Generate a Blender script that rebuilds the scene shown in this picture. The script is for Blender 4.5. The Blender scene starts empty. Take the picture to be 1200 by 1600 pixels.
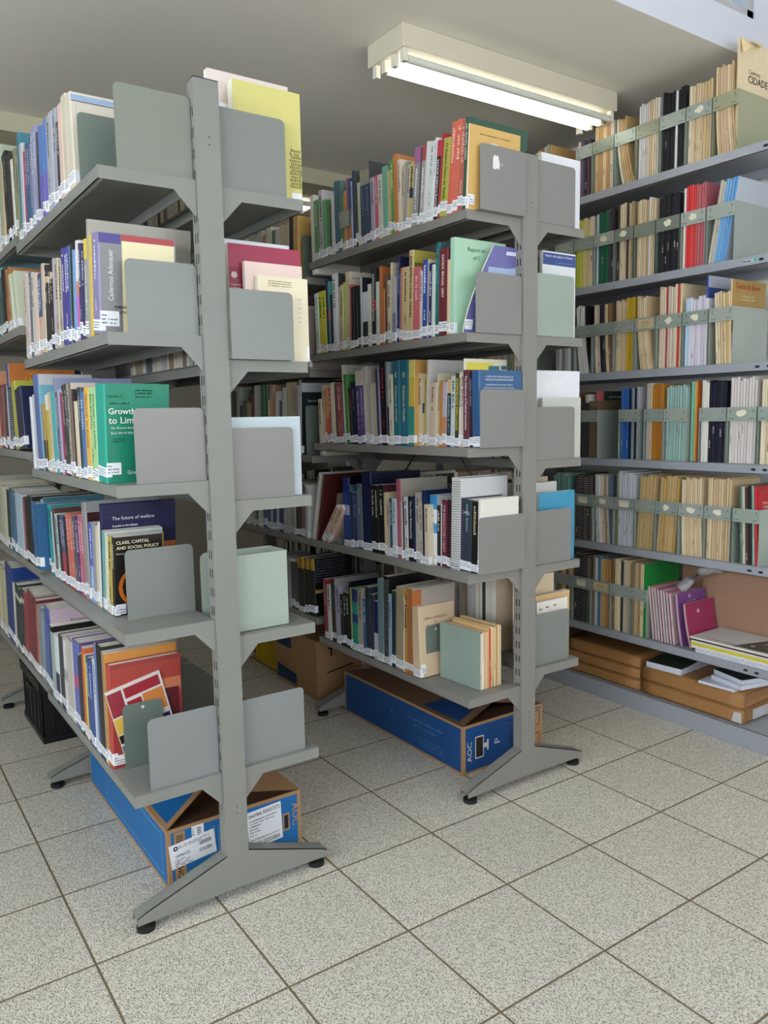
import bpy, math, random, re
from mathutils import Vector, Matrix, Euler
random.seed(7)
R = random.Random(11)
scene = bpy.context.scene
COL = scene.collection

# ------------------------------------------------------------------ camera
YAW, PITCH, ROLL = 0.60218501, 0.11963677, -0.01748442
f_ = Vector((math.sin(YAW)*math.cos(PITCH), math.cos(YAW)*math.cos(PITCH), -math.sin(PITCH)))
r_ = Vector((math.cos(YAW), -math.sin(YAW), 0)); u_ = r_.cross(f_)
r2 = math.cos(ROLL)*r_ + math.sin(ROLL)*u_; u2 = -math.sin(ROLL)*r_ + math.cos(ROLL)*u_
cam = bpy.data.cameras.new('camera'); cam.sensor_fit = 'VERTICAL'; cam.sensor_height = 36
cam.lens = 1235.1/1600*36; cam.clip_start = .02
co = bpy.data.objects.new('camera', cam); COL.objects.link(co)
M = Matrix((r2, u2, -f_)).transposed().to_4x4(); M.translation = Vector((-.41582, -1.87632, 1.31170))
co.matrix_world = M; scene.camera = co

# ------------------------------------------------------------------ light
w = bpy.data.worlds.new('daylight'); scene.world = w; w.use_nodes = True
nt = w.node_tree; nt.nodes.clear()
wo = nt.nodes.new('ShaderNodeOutputWorld'); bg = nt.nodes.new('ShaderNodeBackground')
bg.inputs[0].default_value = (.62, .78, 1, 1); bg.inputs[1].default_value = 1.5
nt.links.new(bg.outputs[0], wo.inputs[0])
def area(name, loc, to, sx, sy, power, col):
    l = bpy.data.lights.new(name, 'AREA'); l.shape = 'RECTANGLE'; l.size = sx; l.size_y = sy
    l.energy = power; l.color = col
    o = bpy.data.objects.new(name, l); COL.objects.link(o); o.location = loc
    o.rotation_euler = (Vector(to) - Vector(loc)).to_track_quat('-Z', 'Y').to_euler()
    return o
DAY = (.91, .955, 1)
area('window_light_behind', (.3, -3.86, 1.75), (.3, 0, 3.3), 4.4, 1.5, 50, (1, .99, .965))
area('window_light_left', (-2.86, -1.5, 1.75), (0, -1.0, 2.7), 3.6, 1.4, 122, DAY)
area('clerestory_light', (0, -.06, 3.05), (0, -2.0, 1.2), 4.6, .42, 8, (.86, .92, 1))
scene.view_settings.view_transform = 'Standard'; scene.view_settings.look = 'None'
scene.view_settings.exposure = .02; scene.view_settings.gamma = 1.0
scene.view_settings.use_curve_mapping = False
scene.cycles.max_bounces = 8; scene.cycles.diffuse_bounces = 4

# ------------------------------------------------------------------ materials
def lin(h):
    v = [int(h[i:i+2], 16)/255 for i in (0, 2, 4)]
    return [c/12.92 if c <= .04045 else ((c+.055)/1.055)**2.4 for c in v]
MC = {}
def mat(h, rough=.5, metal=0, spec=.4, noise=.06, scale=14, emit=0, gain=1.0, coat=0):
    key = (h, rough, metal, spec, noise, scale, emit, gain, coat)
    if key in MC: return MC[key]
    m = bpy.data.materials.new('paint_' + h); m.use_nodes = True
    n = m.node_tree; b = n.nodes['Principled BSDF']
    c = [min(1, x*gain) for x in lin(h)] + [1]
    b.inputs['Base Color'].default_value = c
    b.inputs['Roughness'].default_value = rough; b.inputs['Metallic'].default_value = metal
    b.inputs['Specular IOR Level'].default_value = spec
    if coat: b.inputs['Coat Weight'].default_value = coat; b.inputs['Coat Roughness'].default_value = .12
    if noise:
        t = n.nodes.new('ShaderNodeTexCoord'); nz = n.nodes.new('ShaderNodeTexNoise')
        nz.inputs['Scale'].default_value = scale; nz.inputs['Detail'].default_value = 4
        mr = n.nodes.new('ShaderNodeMapRange'); mr.inputs[3].default_value = 1-noise*2; mr.inputs[4].default_value = 1+noise
        mx = n.nodes.new('ShaderNodeMix'); mx.data_type = 'RGBA'; mx.blend_type = 'MULTIPLY'; mx.inputs[0].default_value = 1
        mx.inputs[6].default_value = c
        n.links.new(t.outputs['Object'], nz.inputs['Vector']); n.links.new(nz.outputs[0], mr.inputs[0])
        n.links.new(mr.outputs[0], mx.inputs[7]); n.links.new(mx.outputs[2], b.inputs['Base Color'])
    if emit:
        b.inputs['Emission Color'].default_value = c; b.inputs['Emission Strength'].default_value = emit
    MC[key] = m; return m
BG = 1.12
def soft(h, k=.20):
    c = [int(h[i:i+2], 16) for i in (0, 2, 4)]; g = .3*c[0]+.59*c[1]+.11*c[2]
    return ''.join('%02x' % int(min(255, x+(g-x)*k)) for x in c)
def cover_mat(h): return mat(soft(h), .38, 0, .45, .04, 20, 0, BG, .15)
PAPER = mat('efe9dc', .8, 0, .2, .04, 60)
LABEL = mat('eef0f4', .6, 0, .3, 0)
INK = mat('5a5f68', .7, 0, .2, 0)

def floor_mat():
    m = bpy.data.materials.new('speckled_tiles'); m.use_nodes = True
    n = m.node_tree; N = n.nodes; L = n.links; b = N['Principled BSDF']
    tc = N.new('ShaderNodeTexCoord'); T = .345
    sx = N.new('ShaderNodeSeparateXYZ'); L.new(tc.outputs['Object'], sx.inputs[0])
    def math_(op, a, bb=None, cc=None):
        k = N.new('ShaderNodeMath'); k.operation = op
        for i, v in enumerate((a, bb, cc)):
            if v is None: continue
            if isinstance(v, (int, float)): k.inputs[i].default_value = v
            else: L.new(v, k.inputs[i])
        return k.outputs[0]
    ds = []; cells = []
    for i in (0, 1):
        q = math_('DIVIDE', sx.outputs[i], T); cells.append(math_('FLOOR', math_('ADD', q, .5)))
        cells[-1] = math_('FLOOR', q)
        fr = math_('FRACT', q); ds.append(math_('MINIMUM', fr, math_('SUBTRACT', 1, fr)))
    d = math_('MINIMUM', ds[0], ds[1])
    wob = N.new('ShaderNodeTexNoise'); wob.inputs['Scale'].default_value = 60; L.new(tc.outputs['Object'], wob.inputs['Vector'])
    d2 = math_('ADD', d, math_('MULTIPLY', math_('SUBTRACT', wob.outputs[0], .5), .004))
    grout = N.new('ShaderNodeMapRange'); grout.inputs[1].default_value = .0065; grout.inputs[2].default_value = .0105
    L.new(d2, grout.inputs[0])
    # speckles: two voronoi layers of small dark and rusty flecks
    cr = None
    base = N.new('ShaderNodeRGB'); base.outputs[0].default_value = (*lin('e2dccd'), 1)
    cell = N.new('ShaderNodeCombineXYZ'); L.new(cells[0], cell.inputs[0]); L.new(cells[1], cell.inputs[1])
    wn = N.new('ShaderNodeTexWhiteNoise'); wn.noise_dimensions = '2D'; L.new(cell.outputs[0], wn.inputs['Vector'])
    tone = N.new('ShaderNodeMapRange'); tone.inputs[3].default_value = .95; tone.inputs[4].default_value = 1.03; L.new(wn.outputs[0], tone.inputs[0])
    mx0 = N.new('ShaderNodeMix'); mx0.data_type = 'RGBA'; mx0.blend_type = 'MULTIPLY'; mx0.inputs[0].default_value = 1
    L.new(base.outputs[0], mx0.inputs[6]); L.new(tone.outputs[0], mx0.inputs[7])
    cur = mx0.outputs[2]
    for sc, ang, st, rad, prob, colr, amt in ((250, .5, .45, .25, .52, '4f4c47', .8), (300, 2.3, .5, .26, .55, '625d55', .75), (420, 1.4, .8, .30, .5, '8a8276', .6), (170, 3.6, .6, .20, .7, '3e3c3a', .8)):
        mp = N.new('ShaderNodeMapping'); mp.inputs['Scale'].default_value = (1, st, 1); mp.inputs['Rotation'].default_value = (0, 0, ang); mp.inputs['Location'].default_value = (sc*.013, .7, 0)
        L.new(tc.outputs['Object'], mp.inputs[0])
        vo = N.new('ShaderNodeTexVoronoi'); vo.voronoi_dimensions = '2D'; vo.inputs['Scale'].default_value = sc; L.new(mp.outputs[0], vo.inputs['Vector'])
        sp = N.new('ShaderNodeSeparateColor'); L.new(vo.outputs['Color'], sp.inputs[0])
        on = math_('GREATER_THAN', sp.outputs[0], prob)
        mr = N.new('ShaderNodeMapRange'); mr.inputs[1].default_value = rad*1.35; mr.inputs[2].default_value = rad*.8; L.new(vo.outputs['Distance'], mr.inputs[0])
        fac = math_('MULTIPLY', math_('MULTIPLY', mr.outputs[0], on), amt)
        mx = N.new('ShaderNodeMix'); mx.data_type = 'RGBA'; L.new(fac, mx.inputs[0]); L.new(cur, mx.inputs[6])
        mx.inputs[7].default_value = (*lin(colr), 1); cur = mx.outputs[2]
    mg = N.new('ShaderNodeMix'); mg.data_type = 'RGBA'; L.new(grout.outputs[0], mg.inputs[0])
    mg.inputs[6].default_value = (*lin('75664f'), 1); L.new(cur, mg.inputs[7])
    L.new(mg.outputs[2], b.inputs['Base Color'])
    rr = N.new('ShaderNodeMapRange'); rr.inputs[3].default_value = .8; rr.inputs[4].default_value = .36; L.new(grout.outputs[0], rr.inputs[0])
    L.new(rr.outputs[0], b.inputs['Roughness'])
    bp = N.new('ShaderNodeBump'); bp.inputs['Strength'].default_value = .5; bp.inputs['Distance'].default_value = .0015
    L.new(grout.outputs[0], bp.inputs['Height']); L.new(bp.outputs[0], b.inputs['Normal'])
    return m

# ------------------------------------------------------------------ helpers
class MB:
    def __init__(s): s.v = []; s.f = []; s.m = []
    def poly(s, pts, mi=0):
        i = len(s.v); s.v += [tuple(p) for p in pts]; s.f.append(tuple(range(i, i+len(pts)))); s.m.append(mi)
    def box(s, a, b, mi=0, skip=()):
        x0, y0, z0 = a; x1, y1, z1 = b; i = len(s.v)
        s.v += [(x0,y0,z0),(x1,y0,z0),(x1,y1,z0),(x0,y1,z0),(x0,y0,z1),(x1,y0,z1),(x1,y1,z1),(x0,y1,z1)]
        for k, q in (('z0',(0,3,2,1)),('z1',(4,5,6,7)),('y0',(0,1,5,4)),('x1',(1,2,6,5)),('y1',(2,3,7,6)),('x0',(3,0,4,7))):
            if k in skip: continue
            s.f.append(tuple(i+j for j in q)); s.m.append(mi)
    def prism(s, pts, axis, a, b, mi=0):
        """pts: 2-D outline (counter-clockwise seen from +axis side), extruded along axis from a to b"""
        def p3(p, t):
            if axis == 'z': return (p[0], p[1], t)
            if axis == 'y': return (p[0], t, p[1])
            return (t, p[0], p[1])
        n = len(pts); i = len(s.v)
        s.v += [p3(p, a) for p in pts] + [p3(p, b) for p in pts]
        s.f.append(tuple(i+j for j in range(n))[::-1]); s.f.append(tuple(i+n+j for j in range(n))); s.m += [mi, mi]
        for j in range(n):
            k = (j+1) % n; s.f.append((i+j, i+k, i+n+k, i+n+j)); s.m.append(mi)
    def cyl(s, c, rad, axis, a, b, mi=0, n=16, r1=None):
        r1 = rad if r1 is None else r1
        i = len(s.v)
        for t, rr in ((a, rad), (b, r1)):
            for j in range(n):
                g = 2*math.pi*j/n; p, q = c[0]+rr*math.cos(g), c[1]+rr*math.sin(g)
                s.v.append((p, q, t) if axis == 'z' else (p, t, q) if axis == 'y' else (t, p, q))
        s.f.append(tuple(i+j for j in range(n))[::-1]); s.f.append(tuple(i+n+j for j in range(n))); s.m += [mi, mi]
        for j in range(n):
            k = (j+1) % n; s.f.append((i+j, i+k, i+n+k, i+n+j)); s.m.append(mi)
    def tube(s, pts, rad, mi=0, n=6):
        i0 = len(s.v); P = [Vector(p) for p in pts]
        for k, p in enumerate(P):
            d = (P[min(k+1, len(P)-1)] - P[max(k-1, 0)]).normalized()
            a = d.orthogonal().normalized(); b = d.cross(a)
            for j in range(n):
                g = 2*math.pi*j/n; s.v.append(tuple(p + rad*(math.cos(g)*a + math.sin(g)*b)))
        for k in range(len(P)-1):
            for j in range(n):
                q = (j+1) % n; s.f.append((i0+k*n+j, i0+k*n+q, i0+(k+1)*n+q, i0+(k+1)*n+j)); s.m.append(mi)
    def build(s, name, mats, parent=None, smooth=False, recalc=True, bevel=0):
        me = bpy.data.meshes.new(name); me.from_pydata(s.v, [], s.f)
        if not isinstance(mats, (list, tuple)): mats = [mats]
        for m in mats: me.materials.append(m)
        me.polygons.foreach_set('material_index', s.m)
        if smooth: me.polygons.foreach_set('use_smooth', [True]*len(s.f))
        me.update()
        if recalc:
            import bmesh
            bm = bmesh.new(); bm.from_mesh(me); bmesh.ops.recalc_face_normals(bm, faces=bm.faces); bm.to_mesh(me); bm.free()
        o = bpy.data.objects.new(name, me); COL.objects.link(o)
        if parent is not None: o.parent = parent
        if bevel:
            bv = o.modifiers.new('bevel', 'BEVEL'); bv.width = bevel; bv.segments = 2; bv.limit_method = 'ANGLE'; bv.angle_limit = .7
        return o
def tag(o, label, cat, group=None):
    o['label'] = label; o['category'] = cat
    if group: o['group'] = group
    return o
def empty(name, loc, rz=0):
    o = bpy.data.objects.new(name, None); o.empty_display_size = .05; COL.objects.link(o)
    o.location = loc; o.rotation_euler = (0, 0, rz); return o
def struct(o): o['kind'] = 'structure'; return o
def rrect(x0, z0, x1, z1, r, corners='tl tr', n=5):
    """outline with some rounded corners, counter-clockwise"""
    P = []
    for nm, cx, cz, a0 in (('bl', x0+r, z0+r, 180), ('br', x1-r, z0+r, 270), ('tr', x1-r, z1-r, 0), ('tl', x0+r, z1-r, 90)):
        if nm in corners.split():
            for k in range(n+1):
                g = math.radians(a0+90*k/n); P.append((cx+r*math.cos(g), cz+r*math.sin(g)))
        else: P.append({'bl': (x0, z0), 'br': (x1, z0), 'tr': (x1, z1), 'tl': (x0, z1)}[nm])
    return P
FONTC = {}
def glyphs(s):
    if s in FONTC: return FONTC[s]
    cu = bpy.data.curves.new('t', 'FONT'); cu.body = s; cu.resolution_u = 2
    ob = bpy.data.objects.new('t', cu); COL.objects.link(ob)
    bpy.context.view_layer.update()
    dg = bpy.context.evaluated_depsgraph_get()
    me = bpy.data.meshes.new_from_object(ob.evaluated_get(dg))
    V = [(v.co.x, v.co.y) for v in me.vertices]; F = [tuple(p.vertices) for p in me.polygons]
    bpy.data.objects.remove(ob); bpy.data.curves.remove(cu); bpy.data.meshes.remove(me)
    x0 = min(v[0] for v in V); x1 = max(v[0] for v in V); y0 = min(v[1] for v in V); y1 = max(v[1] for v in V)
    V = [((v[0]-x0)/(x1-x0), (v[1]-y0)/(y1-y0)) for v in V]
    FONTC[s] = (V, F, (x1-x0)/(y1-y0)); return FONTC[s]
def put_text(mb, s, o, u, v, w, h, mi=0, bold=0):
    V, F, asp = glyphs(s); o = Vector(o); u = Vector(u); v = Vector(v)
    nn = u.cross(v).normalized()*.0001
    offs = [(0, 0)] if not bold else [(0, 0), (bold, 0), (bold/2, bold/2)]
    for q, (du, dv) in enumerate(offs):
        i = len(mb.v)
        mb.v += [tuple(o + u*(a*w+du) + v*(b*h+dv) + nn*q*.3) for a, b in V]
        for fc in F: mb.f.append(tuple(i+j for j in fc)); mb.m.append(mi)
def text_obj(lines, m, parent, name, u, v):
    """lines: (string, origin, width, height[, bold])"""
    mb = MB()
    for l in lines: put_text(mb, l[0], l[1], u, v, l[2], l[3], 0, l[4] if len(l) > 4 else 0)
    return mb.build(name, m, parent, recalc=False)
def marks(mb, o, u, v, length, h, mi=0, rnd=R):
    """a run of small blocks that reads as illegible lettering"""
    o = Vector(o); u = Vector(u); v = Vector(v); t = 0
    while t < length - h*.4:
        wd = h*rnd.uniform(.35, .8)
        if rnd.random() < .16: t += h*.6; continue
        hh = h*(1 if rnd.random() < .35 else .72)
        mb.poly([o+u*t, o+u*(t+wd), o+u*(t+wd)+v*hh, o+u*t+v*hh], mi); t += wd + h*.22
def patch(mb, o, u, v, w, h, mi=0):
    o = Vector(o); u = Vector(u); v = Vector(v)
    mb.poly([o, o+u*w, o+u*w+v*h, o+v*h], mi)

ORD = ['first','second','third','fourth','fifth','sixth','seventh','eighth','ninth','tenth','eleventh','twelfth','thirteenth','fourteenth','fifteenth','sixteenth','seventeenth','eighteenth','nineteenth','twentieth']
def ordinal(n):
    if n <= 20: return ORD[n-1]
    if n < 30: return 'twenty-' + ORD[n-21]
    if n == 30: return 'thirtieth'
    if n < 40: return 'thirty-' + ORD[n-31]
    if n == 40: return 'fortieth'
    return 'forty-' + ORD[n-41]
import colorsys
def cname(h):
    r, g, b = [int(h[i:i+2], 16)/255 for i in (0, 2, 4)]
    H, L_, S = colorsys.rgb_to_hls(r, g, b); H *= 360; mxc = max(r, g, b); sat = (mxc-min(r, g, b))/max(mxc, .01)
    if mxc < .22: return 'black'
    if sat < .1: return 'white' if mxc > .8 else 'light grey' if mxc > .66 else 'grey' if mxc > .38 else 'dark grey'
    if H < 16 or H >= 340:
        n = 'red'
        if sat < .3: return 'dusky pink' if mxc > .6 else 'brownish grey'
        return 'dark red' if mxc < .55 else ('pink' if mxc > .85 and sat < .5 else n)
    if H < 42:
        if sat < .3: return 'cream' if mxc > .75 else 'taupe'
        if mxc < .5: return 'brown'
        return 'orange' if sat > .6 else 'tan'
    if H < 66:
        if sat < .3: return 'cream' if mxc > .72 else 'olive grey'
        return 'yellow' if mxc > .7 and sat > .5 else ('pale yellow' if mxc > .75 else 'olive')
    if H < 160:
        if sat < .22: return 'pale green' if mxc > .6 else 'greenish grey'
        return 'dark green' if mxc < .45 else 'green'
    if H < 200: return 'teal' if mxc < .62 else ('pale cyan' if sat < .35 else 'turquoise')
    if H < 250:
        if sat < .25: return 'pale blue' if mxc > .7 else 'slate'
        return 'navy' if mxc < .5 else ('light blue' if sat < .5 else 'blue')
    if H < 300: return 'lilac' if sat < .3 else 'purple'
    return 'mauve' if sat < .4 else 'magenta'

# ================================================================== the room
WALL = mat('e6e4de', .8, 0, .2, .03, 3)
CEIL = mat('efeade', .85, 0, .15, .03, 2)
def slab(name, a, b, m, parent=None):
    q = MB(); q.box(a, b); return struct(q.build(name, m, parent))
struct_floor = MB(); struct_floor.box((-3, -4, -.1), (3, 4.4, 0)); fl = struct(struct_floor.build('floor', floor_mat()))
slab('ceiling', (-3, -.0335, 2.656), (3, 4.4, 2.80), CEIL)
slab('trim_2', (-3, -.0345, 2.6565), (2.80, -.0335, 2.8), mat('d2d4de', .7, 0, .2, .03, 3))
slab('ceiling', (-3, -4, 3.45), (3, .1, 3.55), WALL)
slab('trim_1', (-3, 2.02, 2.578), (3, 2.2, 2.656), mat('c4bda2', .8, 0, .2, .03, 3))
slab('wall_far', (-3, 3.3, 0), (3, 3.4, 2.656), mat('8f897c', .85, 0, .15, .03, 3))  # darker than the other walls and set closer, shade of the depth in its colour
slab('wall_right', (2.80, -4, 0), (3, 4.4, 3.45), WALL)
# front face of the low ceiling with the clerestory window above it
FM = mat('d2d4de', .7, 0, .2, .03, 3)
slab('wall_front', (-3, -.034, 2.80), (2.80, .1, 2.801), FM)
slab('wall_front', (2.62, -.034, 2.80), (2.80, .1, 3.45), FM)
slab('wall_front', (-3, -.034, 3.3), (2.62, .1, 3.45), FM)
wf = MB()
for x in (-3, -1.6, -.2, 1.2, 2.58): wf.box((x, -.026, 2.801), (x+.04, .04, 3.3))
wf.box((-3, -.026, 2.801), (2.62, .04, 2.832)); wf.box((-3, -.026, 3.265), (2.62, .04, 3.3))
W1 = empty('window_1', (0, 0, 0)); struct(W1)
wf.build('window_frame', mat('b4b4b6', .4, .3, .5, 0), W1)
def glass_mat():
    m = bpy.data.materials.new('window_glass'); m.use_nodes = True
    b = m.node_tree.nodes['Principled BSDF']; b.inputs['Base Color'].default_value = (.95, .98, 1, 1)
    b.inputs['Roughness'].default_value = .02; b.inputs['Transmission Weight'].default_value = 1; b.inputs['IOR'].default_value = 1.02
    return m
GL = glass_mat()
g = MB(); g.box((-2.99, .004, 2.82), (2.61, .008, 3.28)); g.build('pane', GL, W1)
# walls with windows behind and to the left of the viewer
def window_wall(name, axis, pos, th, lo, hi, top, openings, wn):
    # axis 'x': the wall runs along x at y=pos; axis 'y': runs along y at x=pos
    def bx(a0, a1, z0, z1, mb):
        if axis == 'x': mb.box((a0, pos-th, z0), (a1, pos, z1))
        else: mb.box((pos-th, a0, z0), (pos, a1, z1))
    mb = MB(); a = lo
    for (o0, o1, z0, z1) in openings:
        bx(a, o0, 0, top, mb); bx(o0, o1, 0, z0, mb); bx(o0, o1, z1, top, mb); a = o1
        wr = struct(empty('window_%d' % wn, (0, 0, 0))); wn += 1
        fr = MB(); k = .05
        bx(o0, o1, z0, z0+k, fr); bx(o0, o1, z1-k, z1, fr)
        n = 4
        for i in range(n+1):
            c = o0 + (o1-o0-k)*i/n; bx(c, c+k, z0, z1, fr)
        fr.build('window_frame', mat('b4b4b6', .4, .3, .5, 0), wr)
        gm = MB()
        if axis == 'x': gm.box((o0, pos-th/2-.002, z0), (o1, pos-th/2+.002, z1))
        else: gm.box((pos-th/2-.002, o0, z0), (pos-th/2+.002, o1, z1))
        gm.build('pane', GL, wr)
    bx(a, hi, 0, top, mb); struct(mb.build(name, WALL))
window_wall('wall_back', 'x', -3.9, .1, -3, 3, 3.45, [(-1.9, 2.5, 1.0, 2.5)], 2)
window_wall('wall_left', 'y', -2.9, .1, -4, 4.4, 3.45, [(-3.3, .3, 1.0, 2.4)], 3)

# ================================================================== ceiling lamps
LAMPB = mat('d8d0ba', .5, 0, .4, .03, 5)
TUBEON = mat('fffdf2', .4, 0, .3, 0, 14, 3.8)
TUBEOFF = mat('dcdcd0', .25, 0, .5, 0)
def lamp(name, x0, y0, x1, y1, label, lit):
    t = empty(name, (x0, y0, 2.656)); L_ = x1-x0; W_ = y1-y0
    b = MB(); b.box((0, 0, -.078), (L_, W_, 0)); b.build('housing', LAMPB, t, bevel=.004)
    ys = [.02, .075, .135, .19]
    for k, y in enumerate(ys):
        for x in (.008, L_-.03):
            h = MB(); h.prism([(y-.011, -.12), (y+.011, -.12), (y+.011, -.078), (y-.011, -.078)], 'x', x, x+.018)
            h.build('lamp_holder', mat('e4e0d0', .4, 0, .4, 0), t)
        if k in lit or k == 0:
            c = MB(); c.cyl((y, -.108), .0135, 'x', .03, L_-.034, 0, 14)
            c.build('fluorescent_tube', TUBEON if k in lit else TUBEOFF, t, smooth=False)
    return tag(t, label, 'ceiling light')
lamp('ceiling_light', 1.297, .4485, 2.416, .672, 'long beige fluorescent ceiling lamp with two glowing tubes and one dark tube', (1, 2))
lamp('ceiling_light', 1.0, 2.27, 2.02, 2.49, 'distant fluorescent ceiling lamp glowing behind the ceiling beam', (1, 2))

# ================================================================== double-sided racks
SH = .030
def rack(name, ax, ay, zl, zr, zl2, zr2, colr, label, top=2.14):
    W = .064; D = .042; t = empty(name, (0, 0, 0))
    steel = mat(colr, .42, 0, .5, .035, 9); dark = mat('1b1b1d', .9, 0, .1, 0)
    bays = [(ay+.013, ay+1.005), (ay+1.03, ay+1.985)]
    posts = [ay, ay+1.0-.002, ay+1.985]
    for i, py in enumerate(posts):
        u = MB(); u.prism([(ax, py), (ax+W, py), (ax+W, py+D), (ax+W-.003, py+D), (ax+W-.003, py+.003), (ax+.003, py+.003), (ax+.003, py+D), (ax, py+D)], 'z', .031, top)
        u.box((ax, py, top-.002), (ax+W, py+D, top))
        up = u.build('upright', steel, t)
        s = MB(); z = .30
        while z < top-.06:
            for yy in (py+.012, py+.026):
                for xx, sg in ((ax, -1), (ax+W, 1)):
                    e = .0004*sg; p = [(xx+e, yy, z), (xx+e, yy+.0045, z), (xx+e, yy+.0045, z+.024), (xx+e, yy, z+.024)]
                    s.poly(p)
            z += .05
        s.build('bracket_slots', dark, up, recalc=False)
        if i == 0:
            h = MB()
            for z in (.245, .265, 1.985, 2.003): h.cyl((ax+W*.55, z), .0017, 'y', py-.0004, py+.001, 0, 8)
            h.build('screw_hole', dark, up)
        for sg in (-1, 1):
            xi = ax if sg < 0 else ax+W; toe = (ax+W/2) + sg*.281
            fm = MB(); o = [(xi, .031), (toe, .026), (toe, .048), (toe-sg*.02, .056), (xi, .132)]
            if sg < 0: o = o[::-1]
            fm.prism(o, 'y', py, py+.002); fm.prism(o, 'y', py+D-.002, py+D)
            tp = [(toe, .046), (toe-sg*.02, .056), (xi, .132), (xi, .129), (toe-sg*.02, .053), (toe, .043)]
            fm.prism(tp, 'y', py, py+D)
            ft = fm.build('foot', steel, t)
            px = toe - sg*.027
            pm = MB(); pm.cyl((px, py+D/2), .024, 'z', 0, .012, 0, 20); pm.cyl((px, py+D/2), .024, 'z', .012, .018, 0, 20, .013); pm.cyl((px, py+D/2), .008, 'z', .018, .04, 0, 10)
            pm.build('levelling_pad', mat('1a1a1c', .5, 0, .4, 0), ft)
    def shelf(side, z, y0, y1):
        sg = side; xi = ax-.001 if sg < 0 else ax+W+.001; xo = (ax+W/2) + sg*.268
        a, b = min(xi, xo), max(xi, xo)
        m = MB(); m.box((a, y0, z-.0025), (b, y1, z))
        m.box((xo, y0, z-SH), (xo-sg*.0025, y1, z-.0025)); m.box((xo, y0, z-SH), (xo-sg*.014, y1, z-SH+.002))
        m.box((xi+sg*.012, y0, z-SH), (xi+sg*.0145, y1, z-.0025))
        sh = m.build('shelf', steel, t)
        o = [(xo, z-.0005), (xo, z-SH), (xi+sg*.056, z-SH), (xi+sg*.004, z-.086), (xi, z-.086), (xi, z-.0005)]
        if sg > 0: o = o[::-1]
        for yy in (y0-.0025, y1):
            bm_ = MB(); bm_.prism(o, 'y', yy, yy+.0025); bm_.build('bracket', steel, sh)
    for (y0, y1), LL, RR in ((bays[0], zl, zr), (bays[1], zl2, zr2)):
        for z in LL: shelf(-1, z, y0, y1)
        for z in RR: shelf(1, z, y0, y1)
    # diagonal tie rods between the back faces of the uprights
    for (y0, y1) in (bays[:1] if ax > 1 else []):
        b = MB(); b.tube([(ax+W/2, y0+.05, .85), (ax+W/2, y1-.05, 1.75)], .004); b.tube([(ax+W/2, y1-.05, .85), (ax+W/2, y0+.05, 1.75)], .004)
        b.build('cross_brace', mat('55575a', .4, .4, .5, 0), t)
    return tag(t, label, 'bookshelf')
AX, AY, BX, BY = .3654, .043, 1.490, .0614
zAl = [1.900, 1.523, 1.157, .789, .366]; zAr = [1.893, 1.466, 1.099, .734, .362]
zBl = [1.950, 1.574, 1.206, .789, .364]; zBr = [1.949, 1.576, 1.154, .783, .411]
rack('double_sided_bookshelf', AX, AY, zAl, zAr, [1.93, 1.64, 1.212, .803, .385], zAr, '888983', 'nearest grey steel double-sided bookshelf, standing at the left above a blue box')
rack('double_sided_bookshelf', BX, BY, zBl, zBr, [1.898, 1.514, 1.151, .787, .440], zBr, '888580', 'grey steel double-sided bookshelf in the middle, farther back', 2.155)

# ---------------------------------------------------------------- bookends
BE = {'m': '868a80', 'g': '868a86', 'w': '8a8885', 'd': '76827a', 'l': '9fada2', 'b': '8c8f90'}
def bookend(x0, x1, y, z, h, c, label, grp='sheet-metal bookends', hole=False, corners='tl tr', foot=.09, rz=0):
    m = MB(); wd = x1-x0
    m.prism(rrect(0, 0, wd, h, .014, corners), 'y', 0, .0016)
    m.box((0, .0016, 0), (wd, foot, .0013))
    o = m.build('bookend', mat(BE[c], .36, .15, .5, .04, 6)); o.location = (x0, y, z+.0004); o.rotation_euler = (0, 0, rz)
    if hole:
        q = MB(); q.cyl((wd*.5, h-.014), .0045, 'y', -.0004, .0004, 0, 12); q.build('hole', mat('e0e0dc', .6), o)
    return tag(o, label, 'bookend', grp)
N5 = ['top', 'second', 'third', 'fourth', 'bottom']
def bl(k, rk, side): return 'grey metal bookend plate left of the %s upright, %s shelf' % (rk, N5[k]) if side == 'L' else 'grey metal bookend plate right of the %s upright, %s shelf' % (rk, N5[k])
XL = AX-.003; XR = AX+.067
bookend(.177, XL, .064, 1.900, .195, 'm', 'large greenish bookend plate left of the near upright, top shelf')
bookend(.133, .30, .222, 1.900, .168, 'd', 'dark green bookend against the cream book, near rack top shelf')
bookend(XR, .622, .064, 1.893, .197, 'g', bl(0, 'near', 'R'), corners='tr')
bookend(.184, XL, .070, 1.523, .176, 'g', bl(1, 'near', 'L'))
bookend(XR, .612, .030, 1.466, .176, 'g', bl(1, 'near', 'R'), corners='tr')
bookend(.182, XL, .062, 1.157, .186, 'w', bl(2, 'near', 'L'))
bookend(XR, .618, .062, 1.099, .190, 'w', bl(2, 'near', 'R'), corners='tr')
bookend(.179, .365, .190, .789, .187, 'g', bl(3, 'near', 'L'), corners='tl tr')
bookend(.333, .361, .36, .789, .235, 'g', 'narrow grey bookend standing behind another, near rack fourth shelf')
bookend(.175, XL, .063, .366, .190, 'b', bl(4, 'near', 'L'))
bookend(XR, .628, .066, .362, .186, 'b', bl(4, 'near', 'R'))
bookend(.162, .272, .232, .366, .180, 'd', 'small green bookend with a hole, near rack bottom shelf', hole=True)
XL = BX-.003; XR = BX+.067
o = bookend(1.292, XL, .050, 1.950, .198, 'w', 'grey bookend with torn white sticker, middle rack top shelf')
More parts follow.
